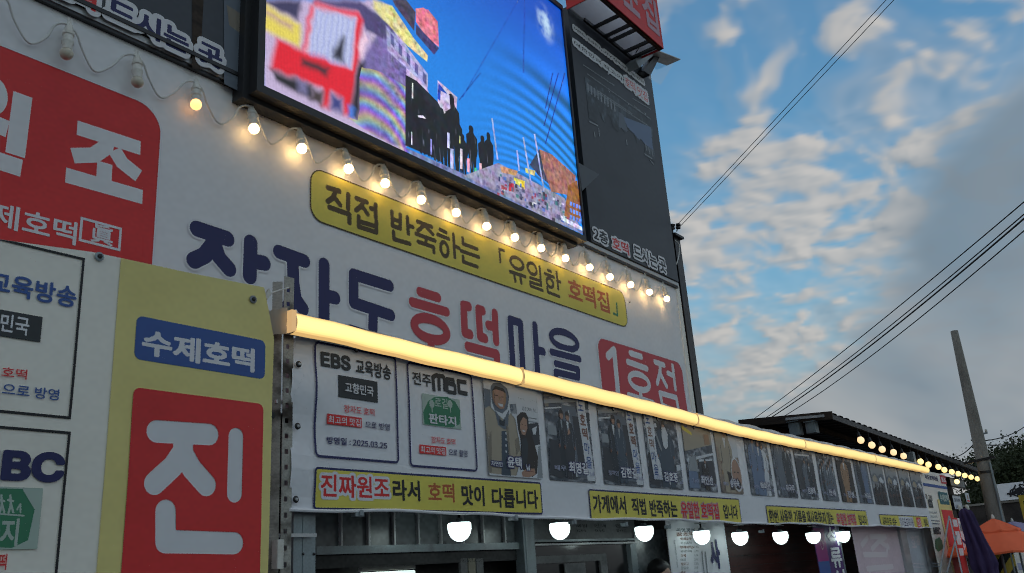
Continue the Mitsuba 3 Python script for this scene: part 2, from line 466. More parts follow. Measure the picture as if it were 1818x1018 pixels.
# red card with the word for original
q0, q1 = sg.p((0, 81.4)), sg.p((286, 230))
cz1, cx1 = q0[1], sg.p((285, 235))[0]
g = sbox(-1.5, 2.3, cx1, cz1).buffer(-0.16).buffer(0.16)
sg.add(g.buffer(0.012), 'print_white'); sg.add(g, 'print_red')
z = zoomed(0, 0, 2.213)
W1 = 0.084
sg.strokes([z((303, 502), (552, 583)), z((425, 548), (415, 580), (370, 610), (285, 612)), z((450, 590), (480, 640), (545, 692)), z((412, 640), (408, 715)), z((258, 688), (560, 775))], W1, 'sign_white', cap='flat', join='mitre')
sg.strokes([z((90, 372), (60, 610)), z((-60, 470), (30, 508)), z((-70, 610), (85, 662))], W1 * 1.1, 'sign_white', cap='flat', join='mitre')
sg.oval((-40, 150), (12, 190), (-14, 135), (-14, 205), W1 * 0.8, 'sign_white')
sg.text('수제호떡', (-70, 340), (134, 437), 'print_white', 0.02)
bx0, bx1 = sg.p((143, 385)), sg.p((213, 447))
g = sbox(bx0[0], bx1[1], bx1[0], bx0[1]); sg.add(g.difference(g.buffer(-0.014)), 'print_white')
sg.text('眞', (163, 394), (199, 439), 'print_white', 0.02)
# the shop's name in rounded letters
z = zoomed(320, 300, 2.994)
N1, NAVY = 0.112, 'print_navy'
hal = dict(halo='print_white', hw=0.012)
sg.strokes([z((90, 320), (250, 372)), z((180, 350), (175, 400), (130, 460), (72, 488)), z((178, 390), (205, 470), (258, 532)), z((375, 392), (368, 572)), z((385, 490), (445, 502))], 0.102, NAVY, **hal)
sg.strokes([z((525, 442), (660, 490)), z((598, 470), (600, 640), (585, 720), (530, 770)), z((600, 600), (612, 690), (650, 745)), z((765, 508), (762, 830)), z((775, 676), (822, 686))], 0.096, NAVY, **hal)
sg.strokes([z((922, 562), (1112, 622)), z((922, 562), (922, 712), (1118, 778)), z((1026, 760), (1022, 850)), z((905, 862), (1140, 935))], 0.090, NAVY, **hal)
z = zoomed(680, 380, 2.829)
RED = 'print_rose'
sg.strokes([z((185, 392), (275, 420)), z((148, 444), (318, 492)), z((240, 640), (240, 690)), z((150, 700), (330, 755))], 0.080, RED, **hal)
sg.oval(*z((138, 555), (338, 605), (240, 502), (236, 655)), 0.080, RED)
sg.strokes([z((430, 465), (405, 460), (410, 597), (437, 605)), z((500, 486), (480, 480), (488, 618), (512, 625)), z((562, 500), (568, 640)), z((530, 560), (560, 566)), z((425, 667), (570, 705), (572, 770))], 0.084, RED, **hal)
sg.strokes([z((702, 800), (690, 548), (640, 531), (652, 790), (702, 800)), z((762, 560), (776, 815)), z((778, 685), (803, 692))], 0.078, NAVY, **hal)
sg.oval(*z((833, 610), (985, 652), (910, 578), (908, 692)), 0.068, NAVY)
sg.strokes([z((845, 694), (985, 730)), z((866, 752), (978, 782), (978, 822), (866, 795)), z((866, 795), (866, 840), (980, 870))], 0.066, NAVY, **hal)
# red card of the first branch
z = zoomed(1020, 520, 4.24)
(x0, z1), (x1, _) = sg.p(z((166, 332))[0]), sg.p(z((838, 800))[0])
sg.rect(x0 - 0.02, x1 + 0.02, z1 - 1.0, z1 + 0.02, 'print_white', 0.13)
sg.rect(x0, x1, z1 - 0.98, z1, RED, 0.12)
C1 = 0.066
sg.strokes([z((250, 478), (296, 432), (325, 760))], C1 * 1.25, 'print_white')
sg.strokes([z((418, 455), (500, 482)), z((398, 520), (542, 572)), z((492, 730), (496, 775)), z((405, 772), (590, 832))], C1, 'print_white')
sg.oval(*z((398, 640), (572, 690), (485, 592), (488, 752)), C1, 'print_white')
sg.strokes([z((603, 522), (672, 545)), z((645, 545), (640, 610), (622, 682)), z((645, 610), (692, 702)), z((737, 552), (760, 722)), z((702, 606), (742, 622)), z((642, 755), (765, 790), (785, 900), (660, 850), (642, 755))], C1 * 0.92, 'print_white')
# yellow pill
(px0, pz1), (px1, _) = sg.p((552, 340)), sg.p((1110, 545))
pz1, pz0 = sg.p((800, 397))[1], sg.p((820, 480.4))[1]
g = sbox(px0, pz0, px1, pz1).buffer(-0.10).buffer(0.10)
sg.add(g.buffer(0.008), 'print_brown'); sg.add(g, 'print_lemon')
z = zoomed(560, 220, 4.24)
P1 = 0.040
BR = dict(halo='print_lemon', hw=0.001)
sg.strokes([z((92, 482), (178, 510)), z((150, 505), (135, 555), (92, 585)), z((135, 545), (185, 612)), z((245, 535), (245, 640)), z((105, 630), (255, 683), (255, 745))], P1, 'print_brown')
sg.strokes([z((308, 563), (385, 592)), z((360, 585), (345, 620), (305, 652)), z((345, 615), (392, 682)), z((450, 610), (452, 708)), z((415, 638), (450, 648)), z((325, 700), (325, 775), (457, 818), (457, 735)), z((325, 735), (457, 775))], P1 * 0.95, 'print_brown')
sg.strokes([z((572, 662), (578, 770), (635, 790), (635, 685)), z((575, 718), (635, 738)), z((688, 705), (696, 828)), z((695, 768), (730, 778)), z((585, 815), (590, 870), (708, 905))], P1 * 0.9, 'print_brown')
sg.strokes([z((765, 738), (872, 778)), z((815, 765), (768, 808)), z((820, 768), (880, 832)), z((755, 830), (898, 882)), z((830, 865), (830, 895)), z((772, 890), (888, 930), (890, 968))], P1 * 0.88, 'print_brown')
sg.strokes([z((935, 798), (980, 820)), z((918, 835), (1000, 868)), z((1035, 835), (1048, 1005)), z((1045, 920), (1080, 938))], P1 * 0.85, 'print_brown')
sg.oval(*z((930, 930), (1008, 960), (966, 878), (970, 1012)), P1 * 0.85, 'print_brown')
sg.strokes([z((1105, 862), (1108, 905), (1215, 945)), z((1095, 958), (1228, 1005)), z((1110, 1000), (1112, 1040), (1218, 1078))], P1 * 0.85, 'print_brown')
z = zoomed(820, 320, 4.24)
sg.strokes([z((290, 628), (280, 520), (320, 536))], 0.026, 'print_brown', cap='flat', join='mitre')
sg.oval(*z((355, 605), (468, 640), (410, 572), (414, 682)), P1 * 0.85, 'print_brown')
sg.strokes([z((362, 690), (475, 728)), z((392, 705), (400, 760)), z((438, 720), (445, 775))], P1 * 0.85, 'print_brown')
sg.oval(*z((485, 655), (568, 685), (528, 617), (528, 722)), P1 * 0.8, 'print_brown')
sg.strokes([z((582, 655), (590, 745)), z((512, 735), (592, 762), (594, 795), (512, 768)), z((512, 768), (515, 798), (605, 832))], P1 * 0.75, 'print_brown')
sg.strokes([z((645, 680), (668, 690)), z((622, 705), (690, 732)), z((710, 695), (722, 820)), z((715, 760), (738, 768)), z((640, 810), (645, 845), (730, 878))], P1 * 0.8, 'print_brown')
sg.oval(*z((628, 760), (692, 785), (655, 728), (660, 818)), P1 * 0.8, 'print_brown')
sg.text('호떡집', z((788, 730))[0], z((1115, 1010))[0], 'print_orange', 0.028)
z = zoomed(1000, 400, 4.24)
sg.strokes([z((398, 585), (405, 680), (372, 664))], 0.024, 'print_green', cap='flat', join='mitre')
sg.build(front, 'lettering', bend=slack, fine=0.12)
for px in [(587, 247), (1118, 537), (1212, 545)]:
    a = at_y(*px, F); obj('nail_head', lathe([(0, .001), (0, .012), (.004, .01), (.006, .002)], a, a + np.array([0, -1.0, 0]), 8), 'steel_black', front)
# aluminium channel between the sign and the dark boards
obj('top_channel', bx(-2.0, xr, F - 0.035, F + 0.07, z_top - 0.045, z_top - 0.004), 'alu', front)
obj('top_channel', bx(-2.0, xr, F - 0.028, F + 0.07, z_top - 0.066, z_top - 0.048), 'steel_black', front)

# dark boards
lx1, rx0, rx1 = at_y(440, 165, F)[0], at_y(1003, 40, F)[0], at_y(1197, 495, F)[0]
zb_r = at_y(1154.6, 139, F)[2]
PB = F - 0.05
rb = thing('dark_board', 'charcoal advertising board right of the screen with a restaurant photo and white outlined lettering', 'sign')
obj('board', bx(rx0, rx1, PB, F + 0.07, z_top + 0.004, zb_r), 'panel_dark', rb)
s = Sheet(PB - 0.003)
z = zoomed(960, 0, 4.24)
s.text('MBC, EBS1, JTV 전국방송 방영된', z((247, 200))[0], z((775, 635))[0], 'print_charcoal', 0.01, 'print_white', 0.034)
s.text('대한민국 최고의', z((247, 305))[0], z((610, 610))[0], 'print_charcoal', 0.01, 'print_white', 0.036)
s.text('호떡 맛집', z((627, 570))[0], z((805, 775))[0], 'print_red', 0.01, 'print_white', 0.036)
z = zoomed(1000, 100, 5.09)
# the printed restaurant interior
s.poly(z((195, 185), (800, 590), (830, 960), (232, 560)), 'panel_photo')
s.poly(z((205, 235), (300, 310), (310, 360), (215, 300)), 'photo_slate')
for k in range(9):
    a = 215 + k * 30
    s.poly(z((a, 240 + k * 22), (a + 12, 250 + k * 22), (a + 16, 330 + k * 22), (a + 4, 322 + k * 22)), 'photo_grey')
s.poly(z((540, 545), (790, 640), (812, 850), (700, 770), (580, 640)), 'photo_denim')
for a, b in [((215, 160), (790, 570)), ((310, 330), (760, 625)), ((640, 450), (770, 560)), ((315, 315), (620, 520)), ((180, 80), (460, 265)), ((630, 385), (790, 480))]:
    s.strokes([z(a, b)], 0.012, 'photo_grey')
s.poly(z((505, 505), (540, 525), (585, 690), (500, 640)), 'photo_slate')
s.poly(z((230, 590), (310, 630), (305, 560), (330, 500), (350, 560), (375, 600), (400, 520), (430, 560), (450, 640), (500, 690), (520, 640), (560, 700), (590, 660), (640, 700), (670, 790), (700, 745), (740, 800), (735, 880), (760, 960), (830, 990), (860, 1030), (560, 1000), (300, 900), (220, 760)), None)
for a, b in [((235, 590), (310, 628)), ((320, 660), (325, 720)), ((280, 690), (285, 730)), ((570, 760), (575, 800)), ((770, 830), (780, 880)), ((800, 850), (808, 900)), ((735, 885), (800, 925)), ((785, 940), (812, 975)), ((742, 790), (750, 850))]:
    s.strokes([z(a, b)], 0.018, 'photo_grey')
for c in [(405, 160 / 1), (590, 432), (740, 520), (415, 320)]:
    s.ring(z(c)[0], 0.012, 0.012, 0.011, 'photo_pale')
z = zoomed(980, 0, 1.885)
s.poly(z((88, 545), (158, 585), (100, 640)), 'panel_reflection')  # reflection on the board, painted as a lighter triangle
z = zoomed(1000, 400, 4.24)
s.text('2층', z((220, 10))[0], z((340, 160))[0], 'print_charcoal', 0.03, 'print_white', 0.022)
s.text('호떡', z((360, 80))[0], z((497, 235))[0], 'print_red', 0.03, 'print_white', 0.022)
s.text('드시는 곳', z((522, 140))[0], z((778, 368))[0], 'print_charcoal', 0.03, 'print_white', 0.022)
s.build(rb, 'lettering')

lb = thing('dark_board', 'charcoal advertising board left of the screen with navy and red lettering edged in white', 'sign')
obj('board', bx(-2.0, lx1, PB, F + 0.07, z_top + 0.004, 7.2), 'panel_dark', lb)
s = Sheet(PB - 0.003)
z = zoomed(0, 0, 2.213)
s.poly(z((755, 0), (800, 0), (785, 275), (755, 270)), 'wood_dark')
s.poly(z((880, 0), (960, 0), (960, 370), (880, 330)), 'photo_slate')
s.poly(z((890, 20), (955, 60), (955, 140), (900, 100)), 'photo_beige_shade')
s.text('드시는', z((425, -22))[0], z((740, 222))[0], 'print_navy', 0.045, 'print_white', 0.030)
s.text('곳', z((780, 155))[0], z((872, 282))[0], 'print_navy', 0.045, 'print_white', 0.030)
s.text('호떡', z((180, -120))[0], z((375, 50))[0], 'print_red', 0.045, 'print_white', 0.030)
s.build(lb, 'lettering')
obj('edge_strip', bx(-2.0, lx1, PB - 0.012, PB, z_top + 0.004, z_top + 0.03), 'steel_black', lb)

# ------------------------------------------------------------------ the video screen
YL = F - 0.17
(lx0, _), (lxr, lz0) = (at_y(467, 100, YL)[[0, 2]]), at_y(1035, 417, YL)[[0, 2]]
lz0 = (at_y(467, 158.5, YL)[2] + at_y(1036, 418, YL)[2]) / 2
lz1 = at_y(995, 18, YL)[2] + 0.0
screen = thing('video_screen', 'large bright LED video screen in a black casing showing blue sky and a shopping street', 'screen')
bz = 0.055
obj('casing', cat(bx(lx0 - bz, lx0, YL - 0.02, F - 0.004, lz0 - bz, lz1 + bz), bx(lxr, lxr + 0.022, YL - 0.02, F - 0.052, lz0 - bz, lz1 + bz), bx(lx0, lxr, YL - 0.02, F - 0.004, lz0 - bz, lz0), bx(lx0, lxr, YL - 0.02, F - 0.004, lz1, lz1 + bz),
                  bx(lx0 - 0.10, lxr - 0.02, YL + 0.06, F - 0.006, lz0 - bz - 0.035, lz1 + 0.05)), 'bezel', screen)
LED_POLY = []


def led(color, pts, gain=1.0):
    P = [at_y(a, b, YL)[[0, 2]] for a, b in pts]
    LED_POLY.append(([(float(p[0]), float(p[1])) for p in P], [float(c) for c in lin(color) * gain]))


z = zoomed(460, 0, 3.637)
led((196, 178, 214), z((20, 0), (760, 0), (1030, 420), (1110, 640), (945, 960), (1100, 1040), (900, 1018), (20, 580)))          # pale street
led((120, 106, 168), z((820, 120), (1080, 560), (950, 420), (945, 960), (760, 880), (640, 780), (660, 400)))
led((80, 70, 120), z((380, 0), (640, 0), (720, 60), (830, 130), (830, 260), (690, 200), (640, 80), (350, 20)))
led((60, 56, 92), z((60, 0), (270, 0), (250, 130), (20, 20)))
led((232, 214, 92), z((20, 20), (270, 160), (265, 310), (20, 180)))
led((196, 160, 150), z((30, 60), (215, 165), (205, 190), (30, 85)))
led((226, 24, 44), z((110, 245), (290, 330), (330, 60), (360, 20), (640, 85), (670, 130), (600, 760), (540, 740), (540, 640), (470, 600), (450, 700), (410, 690), (410, 570), (75, 450)))
led((240, 70, 100), z((335, 45), (640, 90), (600, 450), (290, 345)))
led((214, 222, 244), z((360, 50), (625, 120), (590, 435), (310, 330)))
for k in range(8):
    a = 355 + k * 34
    led((150, 160, 224), z((a + 12, 62 + k * 9), (a + 26, 66 + k * 9), (a - 12, 356 + k * 11), (a - 26, 350 + k * 11)))
led((40, 38, 52), z((520, 250), (550, 230), (540, 400), (470, 360)))
led((34, 30, 34), z((75, 450), (340, 550), (345, 640), (240, 600), (110, 520)))
led((120, 116, 160), z((255, 510), (310, 530), (300, 610), (250, 590)))
led((70, 58, 58), z((340, 570), (415, 600), (410, 690), (330, 640)))
led((70, 40, 50), z((275, 375), (450, 440), (440, 490), (275, 420)))
led((60, 64, 130), z((470, 615), (540, 640), (530, 730), (460, 700)))
led((30, 24, 34), z((640, 400), (680, 400), (640, 780), (590, 750)))
led((60, 130, 230), z((580, 690), (615, 700), (610, 770), (580, 755)))
led((250, 214, 232), z((640, 310), (680, 220), (700, 260), (660, 370)))
led((222, 214, 150), z((740, 0), (860, 40), (1000, 250), (1090, 360), (1085, 400), (960, 300), (740, 60)))
led((170, 166, 214), z((820, 170), (960, 310), (1090, 480), (1090, 570), (930, 420), (830, 330)))
for k in range(5):
    led((96, 92, 150), z((850 + 52 * k, 215 + 62 * k), (872 + 52 * k, 240 + 62 * k), (872 + 52 * k, 310 + 60 * k), (850 + 52 * k, 285 + 60 * k)))
led((70, 60, 84), z((860, 0), (950, 0), (1010, 80), (1000, 200), (880, 40)))
led((236, 130, 150), z((1010, 60), (1060, 50), (1091, 70), (1091, 235), (1030, 150)))
z = zoomed(440, 0, 2.313)
led((236, 126, 146), z((690, 35), (740, 40), (780, 90), (785, 195), (730, 150), (690, 90)))
led((60, 54, 110), z((690, 100), (785, 200), (765, 225), (690, 140)))
led((206, 190, 220), z((780, 330), (860, 400), (850, 560), (780, 500)))
N_SOFT = len(LED_POLY)
z = zoomed(700, 130, 3.512)
led((26, 24, 36), z((70, 10), (140, 50), (270, 180), (300, 240), (330, 420), (300, 560), (230, 520), (65, 450)))
led((16, 70, 190), z((275, 60), (330, 130), (300, 190), (270, 160)))


def led_person(x, top, base, w, c=(13, 13, 20)):
    h = base - top
    P = [(-.16, 1), (-.30, .62), (-.46, .42), (-.44, .20), (-.20, .145), (-.17, .11), (-.20, .07), (-.15, .02), (0, 0), (.15, .02), (.20, .07), (.17, .115), (.22, .15), (.46, .22), (.48, .44), (.32, .62), (.20, 1), (.05, 1.02), (.02, .66), (-.04, 1.02)]
    led(c, z(*[(x + a * w + (b - .5) * h * .05, top + b * h + a * w * .35) for a, b in P]))


for x, top, base, w, c in ((100, 150, 462, 66, (20, 18, 28)), (168, 96, 500, 118, (12, 12, 18)), (215, 180, 520, 80, (18, 16, 26)), (255, 205, 545, 96, (14, 14, 22)), (300, 215, 575, 84, (20, 18, 30)), (325, 250, 590, 70, (14, 13, 22)), (366, 128, 612, 96, (16, 14, 22)), (400, 260, 625, 60, (13, 13, 20)), (430, 378, 645, 64, (16, 15, 24)), (486, 326, 662, 74, (12, 12, 20)), (556, 388, 694, 66, (15, 14, 22)), (594, 368, 708, 58, (12, 12, 20))):
    led_person(x, top, base, w, c)
led((200, 190, 226), z((290, 110), (345, 140), (350, 220), (320, 240), (285, 180)))
for a, b, c in [((110, 60), (118, 160), (230, 228, 240)), ((104, 365), (112, 450), (220, 220, 240)), ((330, 370), (345, 470), (210, 214, 250)), ((405, 390), (412, 440), (220, 220, 150)), ((225, 410), (235, 510), (150, 150, 230)), ((350, 470), (370, 600), (190, 190, 240)), ((455, 530), (470, 620), (240, 160, 180)), ((500, 590), (515, 660), (80, 200, 150)), ((530, 560), (545, 660), (230, 180, 190)), ((410, 470), (425, 600), (220, 200, 220))]:
    led(c, z(a, (b[0], a[1] + 4), b, (a[0], b[1] - 4)))
led((240, 240, 250), z((145, 262), (180, 265), (200, 285), (150, 275)))
led((120, 130, 180), z((60, 460), (480, 650), (640, 720), (1175, 990), (1175, 1005), (480, 690), (60, 490)))
led((150, 146, 178), z((430, 640), (650, 560), (1060, 780), (1170, 980), (1000, 930), (640, 740)))
led((52, 60, 90), z((845, 570), (905, 475), (930, 520), (1000, 720), (900, 640)))
led((168, 112, 100), z((905, 475), (985, 510), (1130, 640), (1130, 700), (1080, 760), (980, 740), (930, 600)))
led((206, 150, 110), z((660, 580), (770, 610), (760, 640), (670, 620)))
led((236, 218, 90), z((745, 650), (815, 675), (812, 725), (750, 700)))
led((240, 226, 120), z((815, 590), (880, 610), (875, 640), (820, 620)))
led((190, 40, 60), z((715, 680), (745, 690), (745, 740), (715, 735)))
for k in range(95):
    a, t = rng.uniform(630, 1090), rng.uniform(0.0, 1.0)
    b = 600 + (a - 630) * 0.42 + t * 130 + rng.uniform(0, 40)
    c = rng.choice([(50, 54, 96), (214, 210, 230), (160, 66, 90), (84, 112, 190), (66, 58, 84), (150, 150, 196), (90, 88, 120), (110, 104, 140), (70, 120, 130)])
    w, h = rng.uniform(6, 20), rng.uniform(8, 30)
    led(c, z((a, b), (a + w, b + w * 0.4), (a + w, b + h + w * 0.4), (a, b + h)))
led((150, 96, 50), z((1085, 700), (1140, 670), (1165, 850), (1160, 930), (1060, 890)))
for k in range(12):
    a, b = 1095 + (k % 4) * 19, 800 + (k // 4) * 42 + (k % 4) * 8
    led((110, 150, 250), z((a, b), (a + 14, b + 5), (a + 14, b + 30), (a, b + 25)))
led((230, 230, 250), z((1040, 890), (1170, 960), (1172, 985), (1040, 915)))
for a, b in [((870, 380), (930, 740)), ((760, 480), (775, 610)), ((605, 280), (640, 540)), ((800, 400), (850, 700))]:
    led((170, 180, 230), z(a, (a[0] + 9, a[1]), (b[0] + 9, b[1]), b))
for a, b in [((985, 0), (940, 220)), ((1060, 0), (940, 440)), ((1020, 0), (930, 330)), ((535, 0), (400, 170))]:
    led((16, 40, 140), z(a, (a[0] + 6, a[1]), (b[0] + 6, b[1]), b))
z = zoomed(440, 0, 2.313)
for a, b in [((1110, 0), (880, 400)), ((1135, 0), (1130, 300))]:
    led((20, 60, 170), z(a, (a[0] + 3, a[1]), (b[0] + 3, b[1]), b))
m_c, p_c, cl_c = at_y(945, 500, YL), at_y(668, 300, YL), at_y(968, 42, YL)
P_L = [(float(q[0]), float(q[2])) for q in (at_y(a, b, YL) for a, b in zoomed(460, 0, 3.637)((660, 430), (800, 470), (945, 560), (945, 960), (1000, 1010), (760, 880), (560, 760), (640, 780)))]


def inside(x, z, pts):
    c = mi.Bool(False)
    for (x1, z1), (x2, z2) in zip(pts, pts[1:] + pts[:1]):
        if abs(z1 - z2) < 1e-9:
            continue
        c ^= ((z1 > z) ^ (z2 > z)) & (x < (x2 - x1) * (z - z1) / (z2 - z1) + x1)
    return c


def cover(x, z, pts, b):
    """how far inside the outline a point lies, softened by b"""
    d = mi.Float(9.0)
    for (x1, z1), (x2, z2) in zip(pts, pts[1:] + pts[:1]):
        ex, ez = x2 - x1, z2 - z1
        t = dr.clip(((x - x1) * ex + (z - z1) * ez) / max(ex * ex + ez * ez, 1e-9), 0, 1)
        gx, gz = x - x1 - ex * t, z - z1 - ez * t
        d = dr.minimum(d, gx * gx + gz * gz)
    d = dr.sqrt(d)
    return mikit.smoothstep(-b, b, dr.select(inside(x, z, pts), d, -d))


def rgb3(c):
    return mi.Color3f(float(c[0]), float(c[1]), float(c[2]))


def led_picture(p, n, uv):
    """The picture the screen shows: a street under a blue sky, its near left out of focus, with the rings that its rows of lamps make."""
    cx, cz = p.x / 0.012, p.z / 0.012
    blur = 0.004 + 0.034 * mikit.smoothstep(float(lx0) + 1.35, float(lx0) + 0.7, p.x)
    x = p.x + blur * 0.6 * (mikit.noise(p.x * 16, p.z * 16, 3.0) - 0.5)
    z = p.z + blur * 0.6 * (mikit.noise(p.x * 16, p.z * 16, 7.0) - 0.5)
    t = mikit.smoothstep(float(lz0) + 0.6, float(lz1), p.z)
    dx, dz = p.x - float(m_c[0]), p.z - float(m_c[2])
    r = dr.sqrt(dx * dx + dz * dz * 1.3)
    ripple = dr.sin(r * 150.0 - 26.0 * r * r) * mikit.smoothstep(0.15, 0.5, r) * mikit.smoothstep(float(lx0) + 1.6, float(lxr) - 0.5, p.x + 0.35 * (0.5 - dz)) * mikit.smoothstep(float(lz1) - 0.1, float(lz1) - 1.1, p.z)
    col = rgb3(lin((26, 136, 236))) * (1 - t) + rgb3(lin((6, 78, 196))) * t
    col = col * (1 + 0.45 * ripple) + mi.Color3f(0, 0, 0.12) * ripple
    ex, ez = p.x - float(cl_c[0]), p.z - float(cl_c[2])
    cl = mikit.smoothstep(0.27, 0.02, dr.sqrt(ex * ex * 1.6 + ez * ez)) * mikit.smoothstep(0.30, 0.66, mikit.fbm(p.x * 8, p.z * 8, 3.0, 3))
    col = col * (1 - cl) + mi.Color3f(0.55, 0.76, 0.97) * cl
    solid = mi.Float(0.0)
    for i, (pts, c) in enumerate(LED_POLY):
        if i < N_SOFT:
            w = cover(x, z, pts, blur)
            col = col * (1 - w) + rgb3(c) * w
            solid = dr.maximum(solid, w)
        else:
            hit = inside(x, z, pts)
            col = dr.select(hit, rgb3(c), col)
            solid = dr.select(hit, mi.Float(1.0), solid)
    fx, fz = p.x - float(p_c[0]), p.z - float(p_c[2])
    rr = dr.sqrt(fx * fx + fz * fz * 0.7)
    rr = rr + 0.03 * mikit.noise(p.x * 7, p.z * 7, 4.0)
    rain = mi.Color3f(0.36 + 0.20 * dr.sin(rr * 58), 0.34 + 0.22 * dr.sin(rr * 58 + 1.3), 0.52 + 0.30 * dr.sin(rr * 58 + 3.6)) * (0.55 + 0.9 * mikit.fbm(p.x * 12, p.z * 12, 8.0, 3))
    k = dr.select(inside(x, z, P_L), mi.Float(0.72), mi.Float(0.0)) * (0.55 + 0.45 * mikit.smoothstep(0.35, 0.6, mikit.noise(p.x * 6, p.z * 6, 2.0)))
    col = col * (1 - k) + rain * k
    # what the picture shows has grain: leaves, goods, faces, signs too small to make out
    fine = mikit.fbm(p.x * 30, p.z * 30, 9.0, 4)
    tone = mi.Color3f(mikit.noise(p.x * 24, p.z * 24, 11.0), mikit.noise(p.x * 24, p.z * 24, 15.0), mikit.noise(p.x * 24, p.z * 24, 19.0)) - 0.5
    busy = solid * mikit.smoothstep(float(lx0) + 0.75, float(lx0) + 1.3, p.x)
    col = dr.maximum(col * (1 + busy * 1.5 * (fine - 0.5)) + tone * busy * 0.16 * (0.02 + mi.luminance(col)) * 2.2, 0.0)
    slit = mikit.smoothstep(0.86, 1.0, mikit.noise(cx * 0.8, cz * 0.10, 6.0))
    col = col + mi.Color3f(0.14, 0.15, 0.22) * slit * busy
    rows = 0.93 + 0.07 * dr.sin(p.x * (2 * math.pi / 0.012))
    return col * rows * (0.92 + 0.16 * mikit.cell_rand(cx, cz, 5)) * (1.0 / E2)


v = np.array([[lx0, YL, lz0], [lxr, YL, lz0], [lxr, YL, lz1], [lx0, YL, lz1]])
obj('picture', trimesh.Trimesh(v, [[0, 1, 2], [0, 2, 3]], process=False), 'bezel', screen, glow=mikit.proc(led_picture), weight=3.0, uv=np.array([[0, 0], [1, 0], [1, 1], [0, 1.0]]))

# ------------------------------------------------------------------ the lamp string over the sign
YB = F - 0.055
BULBS = [((124, 35), (118, 96)), ((243, 90), (244, 146)), ((349, 138), (348, 186)), ((444, 181), (451, 229)), ((530, 222), (536, 264)), ((610, 258), (619, 300)), ((679, 286), (684, 326)), ((743, 317), (748, 355)), ((804, 342), (810, 378)),
         ((857, 364), (864, 402)), ((907, 386), (914, 422)), ((955, 405), (961, 441)), ((998, 424), (1004, 459)), ((1037, 439), (1047, 475)), ((1076, 457), (1083, 492)), ((1112, 474), (1120, 506)), ((1145, 487), (1153, 519)), ((1177, 502), (1184, 531))]
ORD = ['first', 'second', 'third', 'fourth', 'fifth', 'sixth', 'seventh', 'eighth', 'ninth', 'tenth', 'eleventh', 'twelfth', 'thirteenth', 'fourteenth', 'fifteenth', 'sixteenth', 'seventeenth', 'eighteenth']


def bulb(top, globe, R, group, label, glow, weight, YT=0.0, YG=-0.03):
    axis = globe - top
    L = np.linalg.norm(axis)
    e = axis / L
    t = thing('string_bulb', label, 'light bulb', group)
    k = R / 0.033
    side = np.array([1.0, 0, 0])
    obj('clip', cat(bar(top - e * 0.008 * k - side * 0.006 * k, top + e * 0.045 * k - side * 0.009 * k, 0.006 * k, 0.010 * k), bar(top - e * 0.008 * k + side * 0.006 * k, top + e * 0.045 * k + side * 0.009 * k, 0.006 * k, 0.010 * k)), 'white_plastic', t)
    hs, he = 0.036 * k, L - R * 0.72
    w = he - hs
    obj('socket', lathe([(hs - .004, .006 * k), (hs, .016 * k), (hs + w * .28, .025 * k), (hs + w * .34, .029 * k), (hs + w * .42, .029 * k), (hs + w * .45, .0245 * k), (hs + w * .60, .026 * k), (hs + w * .66, .0305 * k), (hs + w * .73, .0305 * k), (hs + w * .77, .0255 * k), (he, .0255 * k)], top, globe, 16), 'white_plastic', t, 40)
    pr = [(he, .0185 * k), (he + R * .16, .026 * k)]
    for a in np.linspace(-0.62, 1.52, 12):
        pr.append((L + R * math.sin(a), max(R * math.cos(a), 0.0008)))
    obj('globe', lathe(pr, top, globe, 18), 'bulb_frost' if glow is None else 'bulb_lit', t, True, glow=glow, weight=weight)
    return t


cable = []
for i, (c, g) in enumerate(BULBS):
    top, gl = at_y(*c, F - 0.045), at_y(*g, F - 0.085 if i > 2 else F - 0.07)
    power = 0.0 if i < 2 else (0.16 if i == 2 else (0.55 if i == 3 else 1.0))
    lab = f'{"unlit frosted" if i < 2 else ("dim orange" if i == 2 else "lit warm")} bulb, {ORD[i]} from the left on the string over the white sign'
    bulb(top, gl, 0.0335, 'string light bulbs over the white sign', lab, None if power == 0 else (WARM if i != 2 else np.array([1, .45, .14])) * 15.0 * power / E2 * (1.0 if i != 2 else 0.9), 0.8)
    e = (gl - top) / np.linalg.norm(gl - top)
    a = top + e * 0.052
    cable.append((a, e))
pts = []
first = at_y(2, -8, F - 0.05)
seq = [(first, np.array([0, 0, -1.0]))] + cable
for (a, ea), (b, eb) in zip(seq[:-1], seq[1:]):
    w = b - a
    k = float(np.clip(w[0] / 0.9, 0.30, 1.0))
    dip = 0.16 + 0.02 * rng.random()
    skew = rng.uniform(-0.06, 0.06)
    o = np.array([0, -0.006, 0])
    pts += [a + o, a + w * 0.10 + np.array([0, 0, -0.022]) + o, a + w * 0.24 + np.array([0, 0.015, -dip * 0.55]), a + w * (0.46 + skew) + np.array([0, 0.025, -dip]), a + w * (0.68 + skew) + np.array([0, 0.02, -dip * 0.62]), a + w * 0.80 + np.array([0, 0.01, -dip * 0.12]), a + w * 0.91 + np.array([0, 0, 0.004]) + o]
pts.append(seq[-1][0])
c = thing('string_light_cable', 'pale looping cable of the bulb string hung along the top of the white sign', 'cable')
obj('cord', tube(spline(pts, 5), 0.0062, 7), 'cable_white', c, True)

